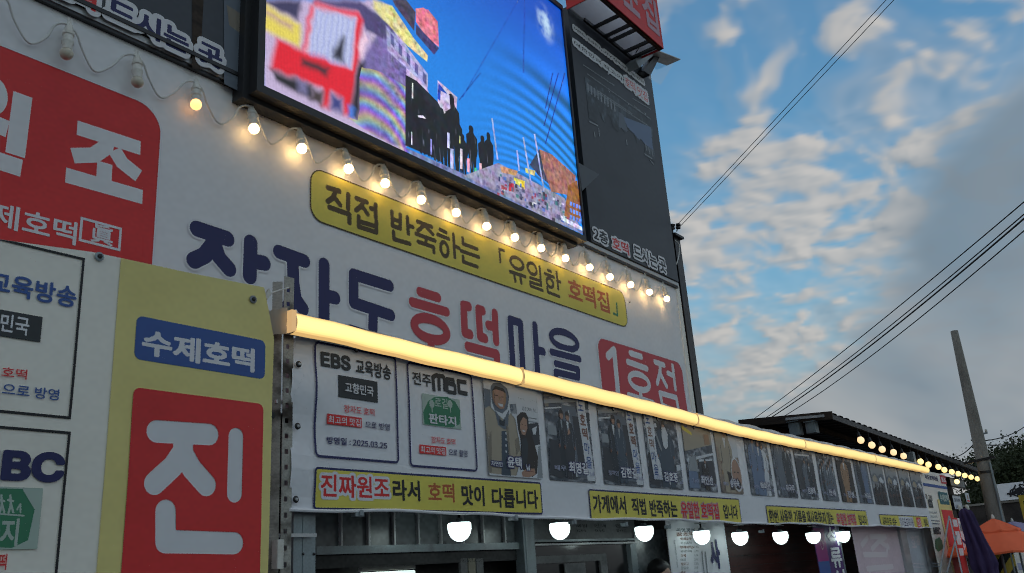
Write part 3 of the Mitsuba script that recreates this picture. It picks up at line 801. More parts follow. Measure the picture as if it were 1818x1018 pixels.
# ------------------------------------------------------------------ the red roof sign and the lamp below it
zr = at_y(999, 22, F)[2]
A = np.array([at_y(999, 22, F)[0], F - 0.06, zr])
C = at_z(1176, 87, zr)
B = np.array([A[0], C[1], zr])
Dp = np.array([C[0], F - 0.06, zr])
H = 0.78
roof = thing('roof_sign', 'red box sign with white lettering on the roof edge, open underneath on a dark frame', 'sign')
t = 0.012
obj('side_panel', bx(A[0] - t, A[0], B[1], F - 0.06, zr, zr + H), 'print_red', roof)
obj('front_panel', bx(A[0] - t, C[0] + t, C[1] - t, C[1], zr, zr + H), 'print_red', roof)
obj('side_panel', bx(C[0], C[0] + t, C[1], F - 0.06, zr, zr + H), 'print_red', roof)
obj('inner_lining', cat(bx(A[0] + 0.004, A[0] + 0.01, B[1] + 0.004, F - 0.07, zr + 0.02, zr + H), bx(A[0] + 0.01, C[0] - 0.01, C[1] + 0.004, C[1] + 0.01, zr + 0.02, zr + H), bx(C[0] - 0.01, C[0] - 0.004, C[1] + 0.01, F - 0.07, zr + 0.02, zr + H), bx(A[0] + 0.01, C[0] - 0.01, F - 0.085, F - 0.075, zr + 0.02, zr + H)), 'sign_white', roof)
fr = 0.028
yy0, yy1 = C[1] + 0.03, F - 0.09
obj('frame_bar', bx(A[0], C[0], C[1] + 0.012, C[1] + 0.012 + fr * 1.3, zr - 0.012, zr + 0.03), 'rust', roof)
obj('frame_bar', bx(A[0] + 0.3, C[0], (yy0 + yy1) / 2 - fr * 0.5 + 0.18, (yy0 + yy1) / 2 + fr * 0.5 + 0.18, zr + 0.004, zr + 0.044), 'steel_black', roof)
for fx in (0.36, 0.53, 0.62, 0.84, 0.96):
    x = A[0] + (C[0] - A[0]) * fx
    obj('frame_bar', bx(x - fr / 2, x + fr / 2, yy0, yy1, zr + 0.002, zr + 0.04), 'steel_black', roof)
s = Sheet(C[1] - t - 0.003)
(xa, za), (xb, zb) = s.p((1137, -25)), s.p((1174, 40))
ww = (C[0] - A[0]) / 3
for k, ch in enumerate('원조집'):
    x0 = A[0] + ww * k + 0.10 * ww
    s.text_at(ch, x0, x0 + ww * 0.8, zr + 0.13, zr + 0.62, 'print_pink', 0.03)
s.build(roof, 'lettering')

lamp = thing('solar_floodlight', 'dark floodlight on a tilted plate at the top corner of the charcoal board', 'floodlight')
z = zoomed(960, 0, 4.24)
YP = F - 0.10
c0, c1 = at_y(*z((735, 380))[0], YP), at_y(*z((905, 440))[0], YP)
p1, p2, p3, p4 = [at_y(*q, YP - 0.05) for q in z((735, 370), (995, 468), (990, 476), (732, 385))]
q = at_y(*z((1000, 470))[0], YP - 0.05)
obj('solar_plate', bar(p1, q, 0.20, 0.012, (q - p1)[[2, 1, 0]] * [-1, 0, 1]), 'alu', lamp)
w1, w2, w3 = [at_y(*a, YP) for a in z((870, 440), (748, 545), (800, 580))]
obj('lamp_body', trimesh.convex.convex_hull(np.vstack([np.array([w1, w2, w3, at_y(*z((835, 430))[0], YP)]) + d for d in ([0, -0.05, 0], [0, 0.06, 0])])), 'steel_black', lamp)
b1, b2 = [at_y(*a, YP - 0.02) for a in z((690, 500), (800, 405))]
obj('bracket', bar(b1, b2, 0.14, 0.10), 'steel_grey', lamp)
obj('bracket', bar(at_y(*z((715, 400))[0], YP - 0.1), at_y(*z((765, 322))[0], YP - 0.12), 0.008, 0.008), 'steel_black', lamp)
h = [at_y(*a, YP + 0.02) for a in z((880, 450), (1000, 480), (905, 640), (810, 590))]
obj('lens_plate', trimesh.Trimesh(np.array(h), [[0, 1, 2], [0, 2, 3], [0, 2, 1], [0, 3, 2]], process=False), 'lens', lamp)

# ------------------------------------------------------------------ the side banner on the left
YS = D - 0.05


def wave(amp, seed, top=None):
    def bend(x, z):
        p = np.stack([x * 1.3, z * 1.7, np.zeros_like(x)], -1)
        return amp * (2 * meshkit.fbm(p, 3, seed) - 1) + amp * 0.25 * np.sin(x * 9 + 2 * np.sin(z * 3))
    return bend


side = thing('side_banner', 'hanging vinyl banner at the left edge, white and yellow with a red card', 'banner')
s = Sheet(YS - 0.004)
edge = [s.p(q) for q in [(0, 424), (165, 447), (330, 482), (470, 510), (480, 560), (488, 602), (484, 720), (476, 1018)]]
zb = 0.9
xr_s = edge[-1][0]
xl_s = edge[0][0] - 0.9
outline = Polygon([(xl_s, edge[0][1] - 0.02)] + edge + [(xr_s - 0.005, zb), (xl_s, zb)])
xy0 = (s.p((211, 458))[0] + s.p((176, 1018))[0]) / 2
bw = wave(0.006, 3)
obj('sheet', flat(outline, YS, bw, 0.10), 'vinyl_cream', side)
s.rect(xy0, xr_s + 0.3, zb, 5, 'vinyl_yellow')
s.box((243, 560), (470, 674), 'print_blue', 0.03)
s.text('수제호떡', (253, 582), (452, 663), 'print_white', 0.045)
s.rect(s.p((237, 690))[0], s.p((467, 716))[0], 1.0, (s.p((237, 690))[1] + s.p((467, 716))[1]) / 2, 'print_red', 0.03)
z = zoomed(0, 400, 1.6464)
L1 = 0.098
s.strokes([z((458, 603), (610, 612)), z((535, 610), (535, 660), (505, 705), (450, 755)), z((537, 670), (560, 712), (602, 760))], L1, 'print_white')
s.strokes([z((688, 618), (684, 785))], L1 * 0.82, 'print_white')
s.strokes([z((482, 836), (482, 925), (683, 930))], L1 * 0.98, 'print_white')
for tl, br in [((-140, 405), (149, 744)), ((-150, 752), (127, 1200))]:
    (x0, z1), (x1, z0) = s.p(tl), s.p(br)
    if br[1] < 1000:
        z1, z0 = s.p((149, 458))[1], s.p((127.5, 745))[1]
        x1 = (s.p((149, 458))[0] + s.p((127.5, 745))[0]) / 2
    else:
        z1, x1 = s.p((127, 767))[1], s.p((118, 850))[0]
        z0 = 1.0
    g = sbox(x0, z0, x1, z1); s.add(g.difference(g.buffer(-0.010)), 'print_black')
s.text('EBS', (-135, 445), (-30, 520), 'print_navy', 0.05, latin=True)
s.text('교육방송', (-18, 478), (134, 548), 'print_blue', 0.025)
s.box((-80, 535), (71, 608), 'print_charcoal')
s.text('고향민국', (-55, 545), (50, 597), 'print_white', 0.02)
s.text('장자도 호떡', (-80, 640), (46, 675), 'print_red', 0.01)
s.box((-100, 672), (-5, 710), 'print_red')
s.text('으로 방영', (5, 680), (103, 712), 'print_blue', 0.012)
s.text('MBC', (-75, 792), (112, 858), 'print_navy', 0.06, latin=True)
(x0, z1), (x1, z0) = s.p((-70, 862)), s.p((66, 975))
s.rect(x0, x1, z0, z1, 'print_mint')
s.poly([(-60, 900), (-30, 866), (40, 868), (62, 905), (50, 960), (20, 974), (-60, 970)], 'print_green')
s.strokes([[(-10, 912), (42, 916)]], 0.006, 'print_mint')
for a in (2, 18):
    s.strokes([[(a, 880), (a + 1, 895), (a - 3, 910)], [(a + 1, 895), (a + 5, 910)], [(a - 4, 888), (a + 5, 890)]], 0.008, 'print_mint')
s.strokes([[(30, 905), (36, 895), (36, 910)]], 0.006, 'print_mint')
s.text('판타지', (-75, 920), (30, 970), 'print_mint', 0.03)
s.text('장자도 호떡', (-75, 985), (10, 1012), 'print_red', 0.02)
s.build(side, 'print', clip=outline.buffer(-0.002), bend=bw, fine=0.10)
# a yellow hem folded forward along the torn right edge
for q in [(176, 456), (449, 532), (420, 1300)]:
    a = at_y(*q, YS - 0.005)
    obj('screw', cat(lathe([(0, .004), (0.0005, .020), (.004, .020), (.006, .012)], a, a + np.array([0, -1.0, 0]), 12)), 'steel_grey', side)
    obj('screw_head', lathe([(.006, .004), (.006, .011), (.012, .010), (.014, .002)], a, a + np.array([0, -1.0, 0]), 6), 'steel_black', side)

# ------------------------------------------------------------------ steel uprights between the two banners
YA = D + 0.03
xa0, xa1 = at_y(480, 620, YA)[0], at_y(513, 620, YA)[0]
zt = at_y(497, 492, YA)[2]
ang = thing('slotted_post', 'rusty slotted angle steel post between the yellow banner and the poster banner', 'post')
xm = xa0 + (xa1 - xa0) * 0.5
from shapely.geometry import MultiPolygon
holes = [sbox(xm + 0.018, zz, xm + 0.034, zz + 0.018).buffer(0.003) for zz in np.arange(0.15, zt - 0.03, 0.075)]
face = sbox(xm, 0.0, xa1 + 0.004, zt).difference(union_all(holes))
web = trimesh.creation.extrude_polygon(face, 0.004, engine='earcut')
web.apply_transform(np.array([[1, 0, 0, 0], [0, 0, 1, YA - 0.03], [0, 1, 0, 0], [0, 0, 0, 1.0]]))
web.invert()
obj('flange', web, 'steel_dirty', ang)
obj('flange', bar([xm - 0.02, YA + 0.0, 0], [xm - 0.02, YA + 0.0, zt - 0.03], 0.05, 0.005, [0.75, 0.66, 0]), 'steel_dirty', ang)
wire = spline([at_y(*q, YA - 0.05) for q in [(468, 528), (478, 522), (495, 516), (513, 511)]])
obj('tie_wire', tube(wire, 0.0035, 6), 'cable_white', ang)
rag = np.array([at_y(*q, YA - 0.06) for q in [(467, 530), (478, 512), (482, 522), (476, 531)]])
obj('torn_strip', trimesh.Trimesh(np.vstack([rag, rag + [0.01, 0.03, 0.0]]), [[0, 1, 2], [0, 2, 3], [4, 6, 5], [4, 7, 6], [0, 3, 7], [0, 7, 4], [1, 5, 6], [1, 6, 2]], process=False), 'white_plastic', ang)

YQ = D + 0.06
xq0, xq1 = at_y(521, 960, YQ)[0], at_y(560, 960, YQ)[0]
sq = thing('square_post', 'square grey steel tube post under the left end of the poster banner', 'post')
obj('tube', cat(bx(xq0, xq1, YQ, YQ + 0.10, 0, 2.86), bx(xq0 + 0.055, xq0 + 0.064, YQ - 0.004, YQ, 0, 2.86)), 'steel_grey', sq)
for (a, b) in [((489, 713), (531, 715)), ((489, 951), (561, 951))]:
    p, q = at_y(*a, YQ - 0.035), at_y(*b, YQ - 0.035)
    q[2] = p[2]
    obj('bracket', bar(p, q, 0.012, 0.017), 'alu', sq)
for q in [(538, 984), (557, 984), (538, 1040)]:
    a = at_y(*q, YQ - 0.001)
    obj('bolt', lathe([(0, .002), (.0005, .008), (.004, .007), (.005, .001)], a, a + np.array([0, -1.0, 0]), 6), 'steel_black', sq)
cap = thing('socket_box', 'small pale box fixed to the slotted post low on the left', 'box')
p = at_y(492, 958, YA - 0.06); q = at_y(502, 1010, YA - 0.06)
obj('lid', bx(p[0], q[0], YA - 0.065, YA - 0.055, q[2], p[2]), 'white_plastic', cap)
obj('body', bx(p[0] + 0.002, q[0] - 0.002, YA - 0.055, YA - 0.02, q[2] + 0.002, p[2] - 0.002), 'white_plastic', cap)

# ------------------------------------------------------------------ the poster banner
pb = thing('poster_banner', 'long white vinyl banner of photo posters and yellow slogan strips under the glowing tube', 'banner')
s = Sheet(D - 0.004)
zb0 = s.p((540, 907))[1]
zt0 = s.p((640, 600))[1]
xl, xe = s.p((516, 760))[0], s.p((1648, 900))[0]
bw = wave(0.009, 17)


def bend(x, z):
    pull = np.exp(-((x - xl) / 0.22) ** 2)
    return bw(x, z) + 0.012 * pull * np.sin(z * 16 + 1) - 0.01 * np.clip((z - zt0 + 0.12) / 0.12, 0, 1) * np.abs(np.sin(x * 6.0))


top = [(x, zt0 + 0.015 * abs(math.sin(x * 5.3)) - 0.01) for x in np.linspace(xe, xl + 0.06, 80)]
low = [(x, zb0 + 0.008 * math.sin(x * 2.1) + 0.004 * math.sin(x * 7.7) - (x - xl) * 0.0055) for x in np.linspace(xl, xe, 90)]
left = [(xl + 0.045, zt0), (xl + 0.01, s.p((519, 640))[1]), (xl - 0.005, s.p((517, 701))[1]), (xl + 0.006, s.p((519, 709))[1])]
outline = Polygon(low + top + left).buffer(0)
obj('sheet', flat(outline, D, bend, 0.09), 'vinyl_white', pb)
obj('hem', tube(np.array([[x, D - 0.008 + 0.004 * math.sin(x * 3), z_ + 0.004] for x, z_ in low]), 0.009, 6), 'vinyl_white', pb)
Z7 = zoomed(460, 540, 2.545)


def card(tl, tr, br, bl):
    P = [s.p(q) for q in (tl, tr, br, bl)]
    x0, x1, z1, z0 = (P[0][0] + P[3][0]) / 2, (P[1][0] + P[2][0]) / 2, (P[0][1] + P[1][1]) / 2, (P[2][1] + P[3][1]) / 2
    g = sbox(x0, z0, x1, z1).buffer(-0.03).buffer(0.03)
    s.add(g.difference(g.buffer(-0.012)), 'print_navy')


card(*Z7((255, 165), (618, 240), (633, 722), (248, 692)))
card(*Z7((665, 258), (955, 318), (990, 760), (682, 735)))


def tx(f, t, tl, br, m, bold=0.02, **k):
    return s.text(t, f(tl)[0], f(br)[0], m, bold, **k)


tx(Z7, 'EBS', (282, 210), (415, 305), 'print_charcoal', 0.055, latin=True)
tx(Z7, '교육방송', (437, 245), (598, 345), 'print_charcoal', 0.025)
s.box(*Z7((357, 320), (537, 447)), 'print_charcoal')
tx(Z7, '고향민국', (385, 352), (515, 420), 'print_white', 0.02)
tx(Z7, '장자도 호떡', (382, 455), (520, 508), 'print_red', 0.008)
s.box(*Z7((307, 495), (462, 560)), 'print_red')
tx(Z7, '최고의 맛집', (313, 503), (457, 555), 'print_white', 0.012)
tx(Z7, '으로 방영', (478, 528), (590, 573), 'print_navy', 0.012)
tx(Z7, '방영일 : 2025.03.25', (307, 597), (577, 657), 'print_navy', 0.022)
tx(Z7, '전주', (692, 303), (778, 378), 'print_charcoal', 0.025)
M = 0.030
s.strokes([Z7((790, 395), (785, 330), (800, 322), (832, 328), (838, 340), (840, 395)), Z7((812, 328), (814, 392))], M * 0.9, 'print_charcoal', join='round', cap='flat')
s.strokes([Z7((852, 400), (848, 338), (878, 342), (880, 360), (852, 358), (885, 368), (888, 402), (852, 396))], M * 0.75, 'print_charcoal', cap='flat')
s.strokes([Z7((938, 355), (900, 348), (905, 398), (942, 406))], M * 0.9, 'print_charcoal', cap='flat')
s.box(*Z7((733, 403), (912, 568)), 'print_mint')
s.poly(Z7((760, 440), (790, 420), (850, 420), (885, 440), (908, 480), (905, 545), (870, 560), (745, 545), (738, 490)), 'print_green')
tx(Z7, '로길', (790, 420), (852, 476), 'print_mint', 0.015)
for a in (778, 862):
    s.ring(Z7((a, 452))[0], 0.022, 0.024, 0.021, 'print_mint')
    s.strokes([Z7((a, 455), (a + 2, 488))], 0.008, 'print_mint')
tx(Z7, '판타지', (762, 492), (888, 556), 'print_white', 0.03)
tx(Z7, '장자도 호떡', (775, 598), (883, 640), 'print_red', 0.008)
s.box(*Z7((722, 635), (842, 686)), 'print_red')
tx(Z7, '최고의 맛집', (727, 641), (837, 682), 'print_white', 0.012)
tx(Z7, '으로 촬영', (853, 654), (938, 693), 'print_navy', 0.01)


def strip(tl, br):
    (x0, z1), (x1, z0) = s.p(tl), s.p(br)
    g = sbox(x0, z0, x1, z1).buffer(-0.022).buffer(0.022)
    s.add(g, 'print_navy'); s.add(g.buffer(-0.010), 'print_lemon')


strip((557, 829), (963, 914))
Z4 = zoomed(0, 0, 1)
tx(Z7, '진짜원조', (275, 766), (585, 884), 'print_red', 0.035, halo='print_white', hw=0.014)
tx(Z7, '라서', (598, 792), (725, 893), 'print_black', 0.03)
tx(Z7, '호떡', (758, 805), (880, 900), 'print_orange', 0.035)
tx(Z4, '맛이', (816, 861), (859, 899), 'print_black', 0.03)
tx(Z4, '다릅니다', (871, 866), (955, 904), 'print_black', 0.03)
strip((1043, 868.5), (1318, 930.5))
tx(Z4, '가게에서', (1050, 878), (1112, 913), 'print_black', 0.03)
tx(Z4, '직법', (1119, 884), (1147, 915), 'print_black', 0.03)
tx(Z4, '반죽하는', (1151, 887), (1203, 919), 'print_black', 0.03)
tx(Z4, '유일한 호떡집', (1206, 891), (1277, 922), 'print_red', 0.02, halo='print_pink', hw=0.012)
tx(Z4, '입니다', (1282, 896), (1311.5, 922), 'print_black', 0.03)
strip((1359, 897), (1543, 937.5))
tx(Z4, '한번 사용한 기름을 재사용하지 않는', (1363, 904), (1481.5, 932.5), 'print_black', 0.025)
tx(Z4, '유일한 호떡집', (1484, 912), (1521.5, 933.5), 'print_red', 0.015, halo='print_pink', hw=0.012)
tx(Z4, '입니다', (1523, 914), (1540, 934), 'print_black', 0.03)
strip((1560, 913), (1650, 939))
tx(Z4, '사진으로 보는', (1565, 918), (1593, 936), 'print_black', 0.02)
s.box((1594.6, 917), (1624, 938), 'print_white')
tx(Z4, '장자도호떡마을', (1595.6, 919.5), (1623, 936.5), 'print_navy', 0.015)
s.box((1625, 919), (1637, 938), 'print_red')
tx(Z4, '1호점', (1626, 921), (1636, 936), 'print_white', 0.015)
tx(Z4, '입니다', (1639, 921), (1648, 936), 'print_black', 0.02)
s.build(pb, 'print', clip=outline, bend=bend)

# the photo posters printed in a row along it
POST = [((866, 843), (963, 851)), ((976, 851), (1058, 860)), ((1074, 862), (1144, 868)), ((1156, 869), (1215, 875)), ((1225, 877), (1276, 881)), ((1283, 882), (1322, 885)), ((1337, 886), (1377, 890)), ((1383.6, 890.5), (1419, 894)),
        ((1425, 896), (1457, 899)), ((1465, 900), (1493, 902)), ((1499, 903), (1525, 906)), ((1531, 906), (1554.5, 907.5)), ((1558.5, 908), (1581.6, 910)), ((1585.5, 911), (1605, 912)), ((1608.5, 912), (1626.5, 912)), ((1630, 913), (1648, 913.5))]
zp0 = np.mean([s.p(q)[1] for q in POST[1]])
zp1 = zt0 - 0.03


def fig(s, x0, x1, cx, w, h, base, tone, head='photo_skin', hair='photo_hair', mir=1):
    """A standing figure printed in a photo: cx, w, h as fractions of its frame, from the frame's foot upward."""
    W_, H_ = x1 - x0, zp1 - zp0
    X = lambda u: x0 + (cx + mir * u * w) * W_
    Zf = lambda v: zp0 + (base + v * h) * H_
    body = Polygon([(X(-.30), Zf(0)), (X(-.36), Zf(.35)), (X(-.46), Zf(.48)), (X(-.48), Zf(.72)), (X(-.34), Zf(.82)), (X(-.12), Zf(.86)), (X(.12), Zf(.86)), (X(.36), Zf(.81)), (X(.50), Zf(.66)), (X(.44), Zf(.46)), (X(.36), Zf(.34)), (X(.32), Zf(0)), (X(.06), Zf(0)), (X(.02), Zf(.25)), (X(-.04), Zf(0))]).buffer(0.004).buffer(0)
    s.add(body, tone)
    lap = 'photo_pale' if (int(cx * 100) % 3) else 'photo_grey'
    s.add(Polygon([(X(-.10), Zf(.855)), (X(.10), Zf(.855)), (X(.03), Zf(.70)), (X(-.02), Zf(.70))]).buffer(0), lap)
    for u in (-.30, .30):
        s.add(LineString([(X(u * 1.05), Zf(.72)), (X(u), Zf(.46))]).buffer(0.0035), 'photo_slate' if 'coat' in tone or 'hair' in tone or 'dark' in tone else 'photo_coat')
    for u in (-.40, .42):
        s.add(affinity.scale(Point(X(u), Zf(.455)).buffer(0.010, quad_segs=3), 1.0, 1.4), 'photo_skin_shade')
    hx, hz, hr = X(0.02), Zf(.925), 0.062 * h * H_
    s.add(affinity.scale(Point(hx, hz + hr * .2).buffer(hr * 1.12, quad_segs=4), .92, 1.05), hair)
    s.add(affinity.scale(Point(hx, hz - hr * .15).buffer(hr * .85, quad_segs=4), .85, 1.0), head)
    if hr > 0.022:
        s.add(affinity.scale(Point(hx, hz + hr * .62).buffer(hr * .72, quad_segs=4), 1.05, .55), hair)
        for e in (-.3, .3):
            s.add(Point(hx + e * hr, hz - hr * .05).buffer(hr * .10, quad_segs=2), 'photo_hair')
        s.add(sbox(hx - hr * .25, hz - hr * .62, hx + hr * .25, hz - hr * .50), 'photo_skin_shade')


NAMES = [('자연인', '윤택', '님'), ('배우', '최명길', '님'), ('정치인', '김한길', '님'), ('트바로티', '김호중', '님'), ('가수', '최인선', '님'), ('배우', '송옥숙', '님'), ('연예인', '박미선', '님'), ('가수', '이국주', '님'), ('배우', '김성애', '님'), ('방송', '맛있는 녀석들', ''), ('가수', '진성', '님'), ('가수', '박구윤', '님'),
         None, None, None, None]
LOOK = ['man in a beige jacket and long haired woman', 'two people in dark coats before a doorway', 'two people in dark clothes by a glass door', 'person in a dark jacket with a pale shirt', 'yellow roofed stall front', 'pale haired person in a round inset',
        'people in pale denim jackets', 'two people in dark coats', 'dim stall interior', 'crowd in dark clothes', 'person in a long tan robe', 'person with long dark hair', 'white market tents', 'street with tents', 'crowd before tents', 'street crowd at dusk']
for i, (bl, br_) in enumerate(POST):
    t = Sheet(D - 0.008)
    x0, x1 = t.p(bl)[0], t.p(br_)[0]
    W_, H_ = x1 - x0, zp1 - zp0
    part = pb + '__photo_poster'
    part = uniq(part)
    labels[part] = {'label': f'printed photo poster showing {LOOK[i]}'}
    t.rect(x0, x1, zp0, zp1, 'photo_clutter' if i not in (12, 13, 14, 15, 5) else ('photo_street' if i != 5 else 'photo_warm'), 0.0)
    R = random.Random(50 + i)
    px = lambda u, v: (x0 + u * W_, zp0 + v * H_)
    area = lambda pts, m: t.add(Polygon([px(*q) for q in pts]).buffer(0), m)
    if i not in (0, 12, 13, 14, 15):
        for k in range(26):
            u, v = R.uniform(0, .9), R.uniform(.05, .95)
            w, h = R.uniform(.03, .20), R.uniform(.015, .11)
            area([(u, v), (min(1, u + w), v + .01), (min(1, u + w), v + h), (u, v + h)], R.choice(['photo_grey', 'photo_slate', 'photo_dark', 'photo_slate', 'photo_coat_blue', 'photo_pale', 'photo_beige_shade'] if i != 5 else ['photo_tan', 'photo_beige_shade', 'photo_pale']))
    if i == 0:
        f = zoomed(850, 660, 4.63)
        P = lambda pts, m: t.poly(f(*pts), m)
        t.rect(x0, x1, zp0, zp1, 'photo_pale')
        P([(230, 120), (470, 170), (480, 330), (240, 300)], 'photo_pale')
        P([(5, 130), (90, 150), (90, 330), (10, 300)], 'photo_slate')
        t.text('자도호떡', f((305, 212))[0], f((470, 262))[0], 'photo_beige_shade', 0.02)
        t.text('장자도', f((340, 285))[0], f((478, 345))[0], 'photo_slate', 0.03)
        P([(240, 270), (295, 265), (305, 350), (250, 350)], 'photo_grey')
        t.ring(f((262, 300))[0], 0.02, 0.025, 0.014, 'photo_slate')
        for a in (375, 405):
            P([(390, a), (475, a + 12), (478, a + 24), (390, a + 10)], 'photo_grey')
        P([(400, 430), (490, 420), (500, 600), (420, 620)], 'photo_dark')
        P([(430, 470), (470, 450), (460, 520), (440, 520)], 'photo_pale')
        P([(480, 620), (525, 590), (528, 880), (470, 880)], 'photo_grey')
        P([(20, 420), (70, 440), (80, 840), (55, 830)], 'photo_beige_shade')
        P([(28, 310), (80, 280), (130, 340), (200, 400), (250, 340), (290, 390), (320, 560), (340, 690), (300, 860), (80, 840), (90, 600), (50, 460)], 'photo_beige')
        P([(120, 310), (185, 410), (240, 310), (230, 460), (205, 480), (150, 440)], 'photo_slate')
        P([(178, 490), (215, 490), (240, 690), (258, 860), (180, 855)], 'photo_coat_blue')
        P([(155, 390), (185, 410), (205, 395), (200, 450), (165, 440)], 'photo_coat')
        P([(88, 120), (110, 95), (165, 95), (222, 140), (240, 210), (225, 310), (180, 350), (120, 320), (95, 250)], 'photo_slate')
        P([(103, 160), (125, 130), (190, 150), (213, 190), (213, 250), (195, 305), (165, 312), (125, 275), (105, 225)], 'photo_skin')
        P([(118, 190), (145, 195), (145, 205), (118, 200)], 'photo_hair')
        P([(172, 205), (200, 212), (200, 222), (172, 215)], 'photo_hair')
        P([(150, 205), (165, 208), (170, 240), (150, 240)], 'photo_tan'); P([(103, 165), (118, 150), (120, 260), (106, 225)], 'photo_tan'); P([(195, 165), (213, 190), (213, 250), (195, 300), (188, 250)], 'photo_tan'); P([(100, 158), (125, 120), (190, 140), (216, 185), (180, 165), (130, 150)], 'photo_hair')
        P([(140, 258), (190, 272), (182, 296), (155, 284)], 'photo_pale')
        P([(70, 560), (95, 480), (100, 830), (80, 836)], 'photo_beige_shade')
        P([(215, 430), (235, 470), (250, 700), (235, 690)], 'photo_beige_shade')
        P([(290, 560), (320, 540), (330, 640), (300, 690)], 'photo_beige_shade')
        for a in (510, 560, 610, 660):
            t.ring(f((212, a))[0], 0.008, 0.008, 0.0075, 'photo_pale')
        P([(300, 370), (335, 335), (375, 335), (400, 380), (405, 470), (440, 560), (480, 700), (470, 840), (430, 870), (340, 800), (330, 560), (310, 470)], 'photo_hair')
        P([(330, 410), (350, 370), (385, 395), (390, 470), (372, 525), (345, 520), (328, 470)], 'photo_skin')
        P([(300, 375), (335, 345), (375, 360), (350, 385), (330, 420), (318, 440)], 'photo_hair')
        P([(338, 430), (352, 433), (352, 439), (338, 436)], 'photo_hair')
        P([(368, 440), (382, 444), (382, 450), (368, 446)], 'photo_hair')
        P([(345, 480), (378, 488), (368, 500), (350, 496)], 'photo_pale')
        P([(340, 560), (380, 545), (395, 600), (385, 780), (340, 770)], 'photo_coat')
        P([(340, 830), (380, 800), (450, 800), (455, 850), (400, 872), (350, 865)], 'photo_skin')
        P([(370, 818), (440, 822), (440, 828), (370, 826)], 'photo_skin_shade')
    elif i in (1, 2, 3):
        # stall fronts with an upright sign of the shop's name
        area([(0, .86), (1, .93), (1, 1), (0, 1)], 'photo_beige_shade')
        area([(0, .78), (.7, .86), (.7, .9), (0, .82)], 'photo_grey')
        area([(.0, .72), (.5, .78), (.5, .795), (0, .735)], 'photo_pale')
        area([(.32, .05), (.78, .05), (.66, .80), (.36, .80)], 'photo_slate' if i != 3 else 'photo_dark')
        area([(.55, .05), (.575, .05), (.52, .76), (.50, .76)], 'photo_pale')
        area([(.62, .1), (.82, .1), (.74, .7), (.58, .7)], 'photo_dark')
        area([(.0, .05), (.28, .02), (.3, .4), (.04, .42)], 'photo_dark')
        area([(.02, .46), (.2, .46), (.18, .56), (.03, .56)], 'photo_grey')
        s0, s1 = (.70, .98) if i != 3 else (.02, .26)
        area([(s0 + .1, .02), (s1, .02), (s1 - .08, .92), (s0, .92)] if i != 3 else [(s0 + .1, .1), (s1 + .1, .1), (s1, .95), (s0, .95)], 'photo_pale')
        for k, ch in enumerate('도호떡마을'):
            v1 = .90 - k * .155
            o = .012 * k * (1 if i == 3 else 1)
            a, b = px(s0 + .04 + o * 1.5, v1 - .13), px(s0 + .17 + o * 1.5, v1)
            t.text_at(ch, a[0], b[0], a[1], b[1], 'print_blue' if k in (0, 3, 4) else 'photo_skin_shade', 0.03)
        if i == 1:
            fig(t, x0, x1, .33, .22, .70, .04, 'photo_coat'); fig(t, x0, x1, .46, .26, .70, .03, 'photo_dark')
            area([(.43, .48), (.50, .50), (.48, .56), (.45, .53)], 'photo_skin')
        elif i == 2:
            fig(t, x0, x1, .34, .30, .76, .03, 'photo_coat'); fig(t, x0, x1, .48, .28, .72, .03, 'photo_coat_blue')
        else:
            fig(t, x0, x1, .55, .58, .82, .02, 'photo_coat_blue')
            area([(.50, .52), (.56, .48), (.64, .52), (.68, .68), (.62, .76), (.54, .76), (.48, .66)], 'photo_pale')
            area([(.28, .68), (.36, .52), (.42, .45), (.44, .48), (.38, .58), (.31, .70)], 'photo_grey')
    elif i == 4:
        area([(0, .50), (1, .64), (1, 1), (0, 1)], 'photo_beige')
        area([(0, .66), (.5, .60), (.9, .66), (.5, .74), (0, .84)], 'photo_beige'); area([(0, .78), (.3, .72), (.3, .76), (0, .84)], 'print_lemon')
        t.text('장자도호떡', (px(.02, .98)[0], 0) and (bl[0], bl[1]), br_, None) if False else t.text_at('장자도', px(.05, .84)[0], px(.55, .9)[0], px(0, .82)[1], px(0, .97)[1], 'print_blue', 0.02)
        area([(.72, .62), (.92, .64), (.92, .78), (.72, .76)], 'photo_tan')
        area([(.02, .36), (1, .50), (1, .53), (.02, .40)], 'photo_pale')
        area([(.04, .06), (.06, .06), (.08, .46), (.06, .46)], 'photo_pale')
        area([(.08, .24), (.34, .26), (.34, .46), (.1, .42)], 'photo_grey')
        area([(.40, .05), (.96, .08), (.94, .44), (.40, .40)], 'photo_dark')
        area([(.42, .38), (.92, .42), (.92, .44), (.42, .41)], 'photo_pale')
        area([(.0, .03), (.34, .03), (.32, .25), (.04, .25)], 'photo_denim')
        fig(t, x0, x1, .62, .24, .40, .02, 'photo_hair')
    elif i == 5:
        area([(.0, .62), (1, .72), (1, 1), (0, 1)], 'photo_beige')
        area([(.62, .5), (1, .52), (1, .9), (.6, .86)], 'photo_pale')
        fig(t, x0, x1, .40, .62, .88, .02, 'photo_beige', 'photo_skin', 'photo_tan')
        area([(.34, .3), (.56, .28), (.58, .05), (.42, .05)], 'photo_hair')
        c = px(.76, .27)
        t.add(affinity.scale(Point(c).buffer(1, quad_segs=8), .25 * W_, .24 * H_), 'print_white')
        t.add(affinity.scale(Point(c).buffer(1, quad_segs=8), .225 * W_, .215 * H_), 'photo_skin')
        t.add(affinity.scale(Point(px(.76, .12)).buffer(1, quad_segs=6), .16 * W_, .09 * H_).intersection(affinity.scale(Point(c).buffer(1), .22 * W_, .21 * H_)), 'photo_hair')
        for u in (.68, .84):
            area([(u - .04, .29), (u + .04, .29), (u + .04, .31), (u - .04, .31)], 'photo_hair')
        area([(.70, .20), (.82, .20), (.80, .225), (.72, .225)], 'photo_skin_shade')
    elif i == 6:
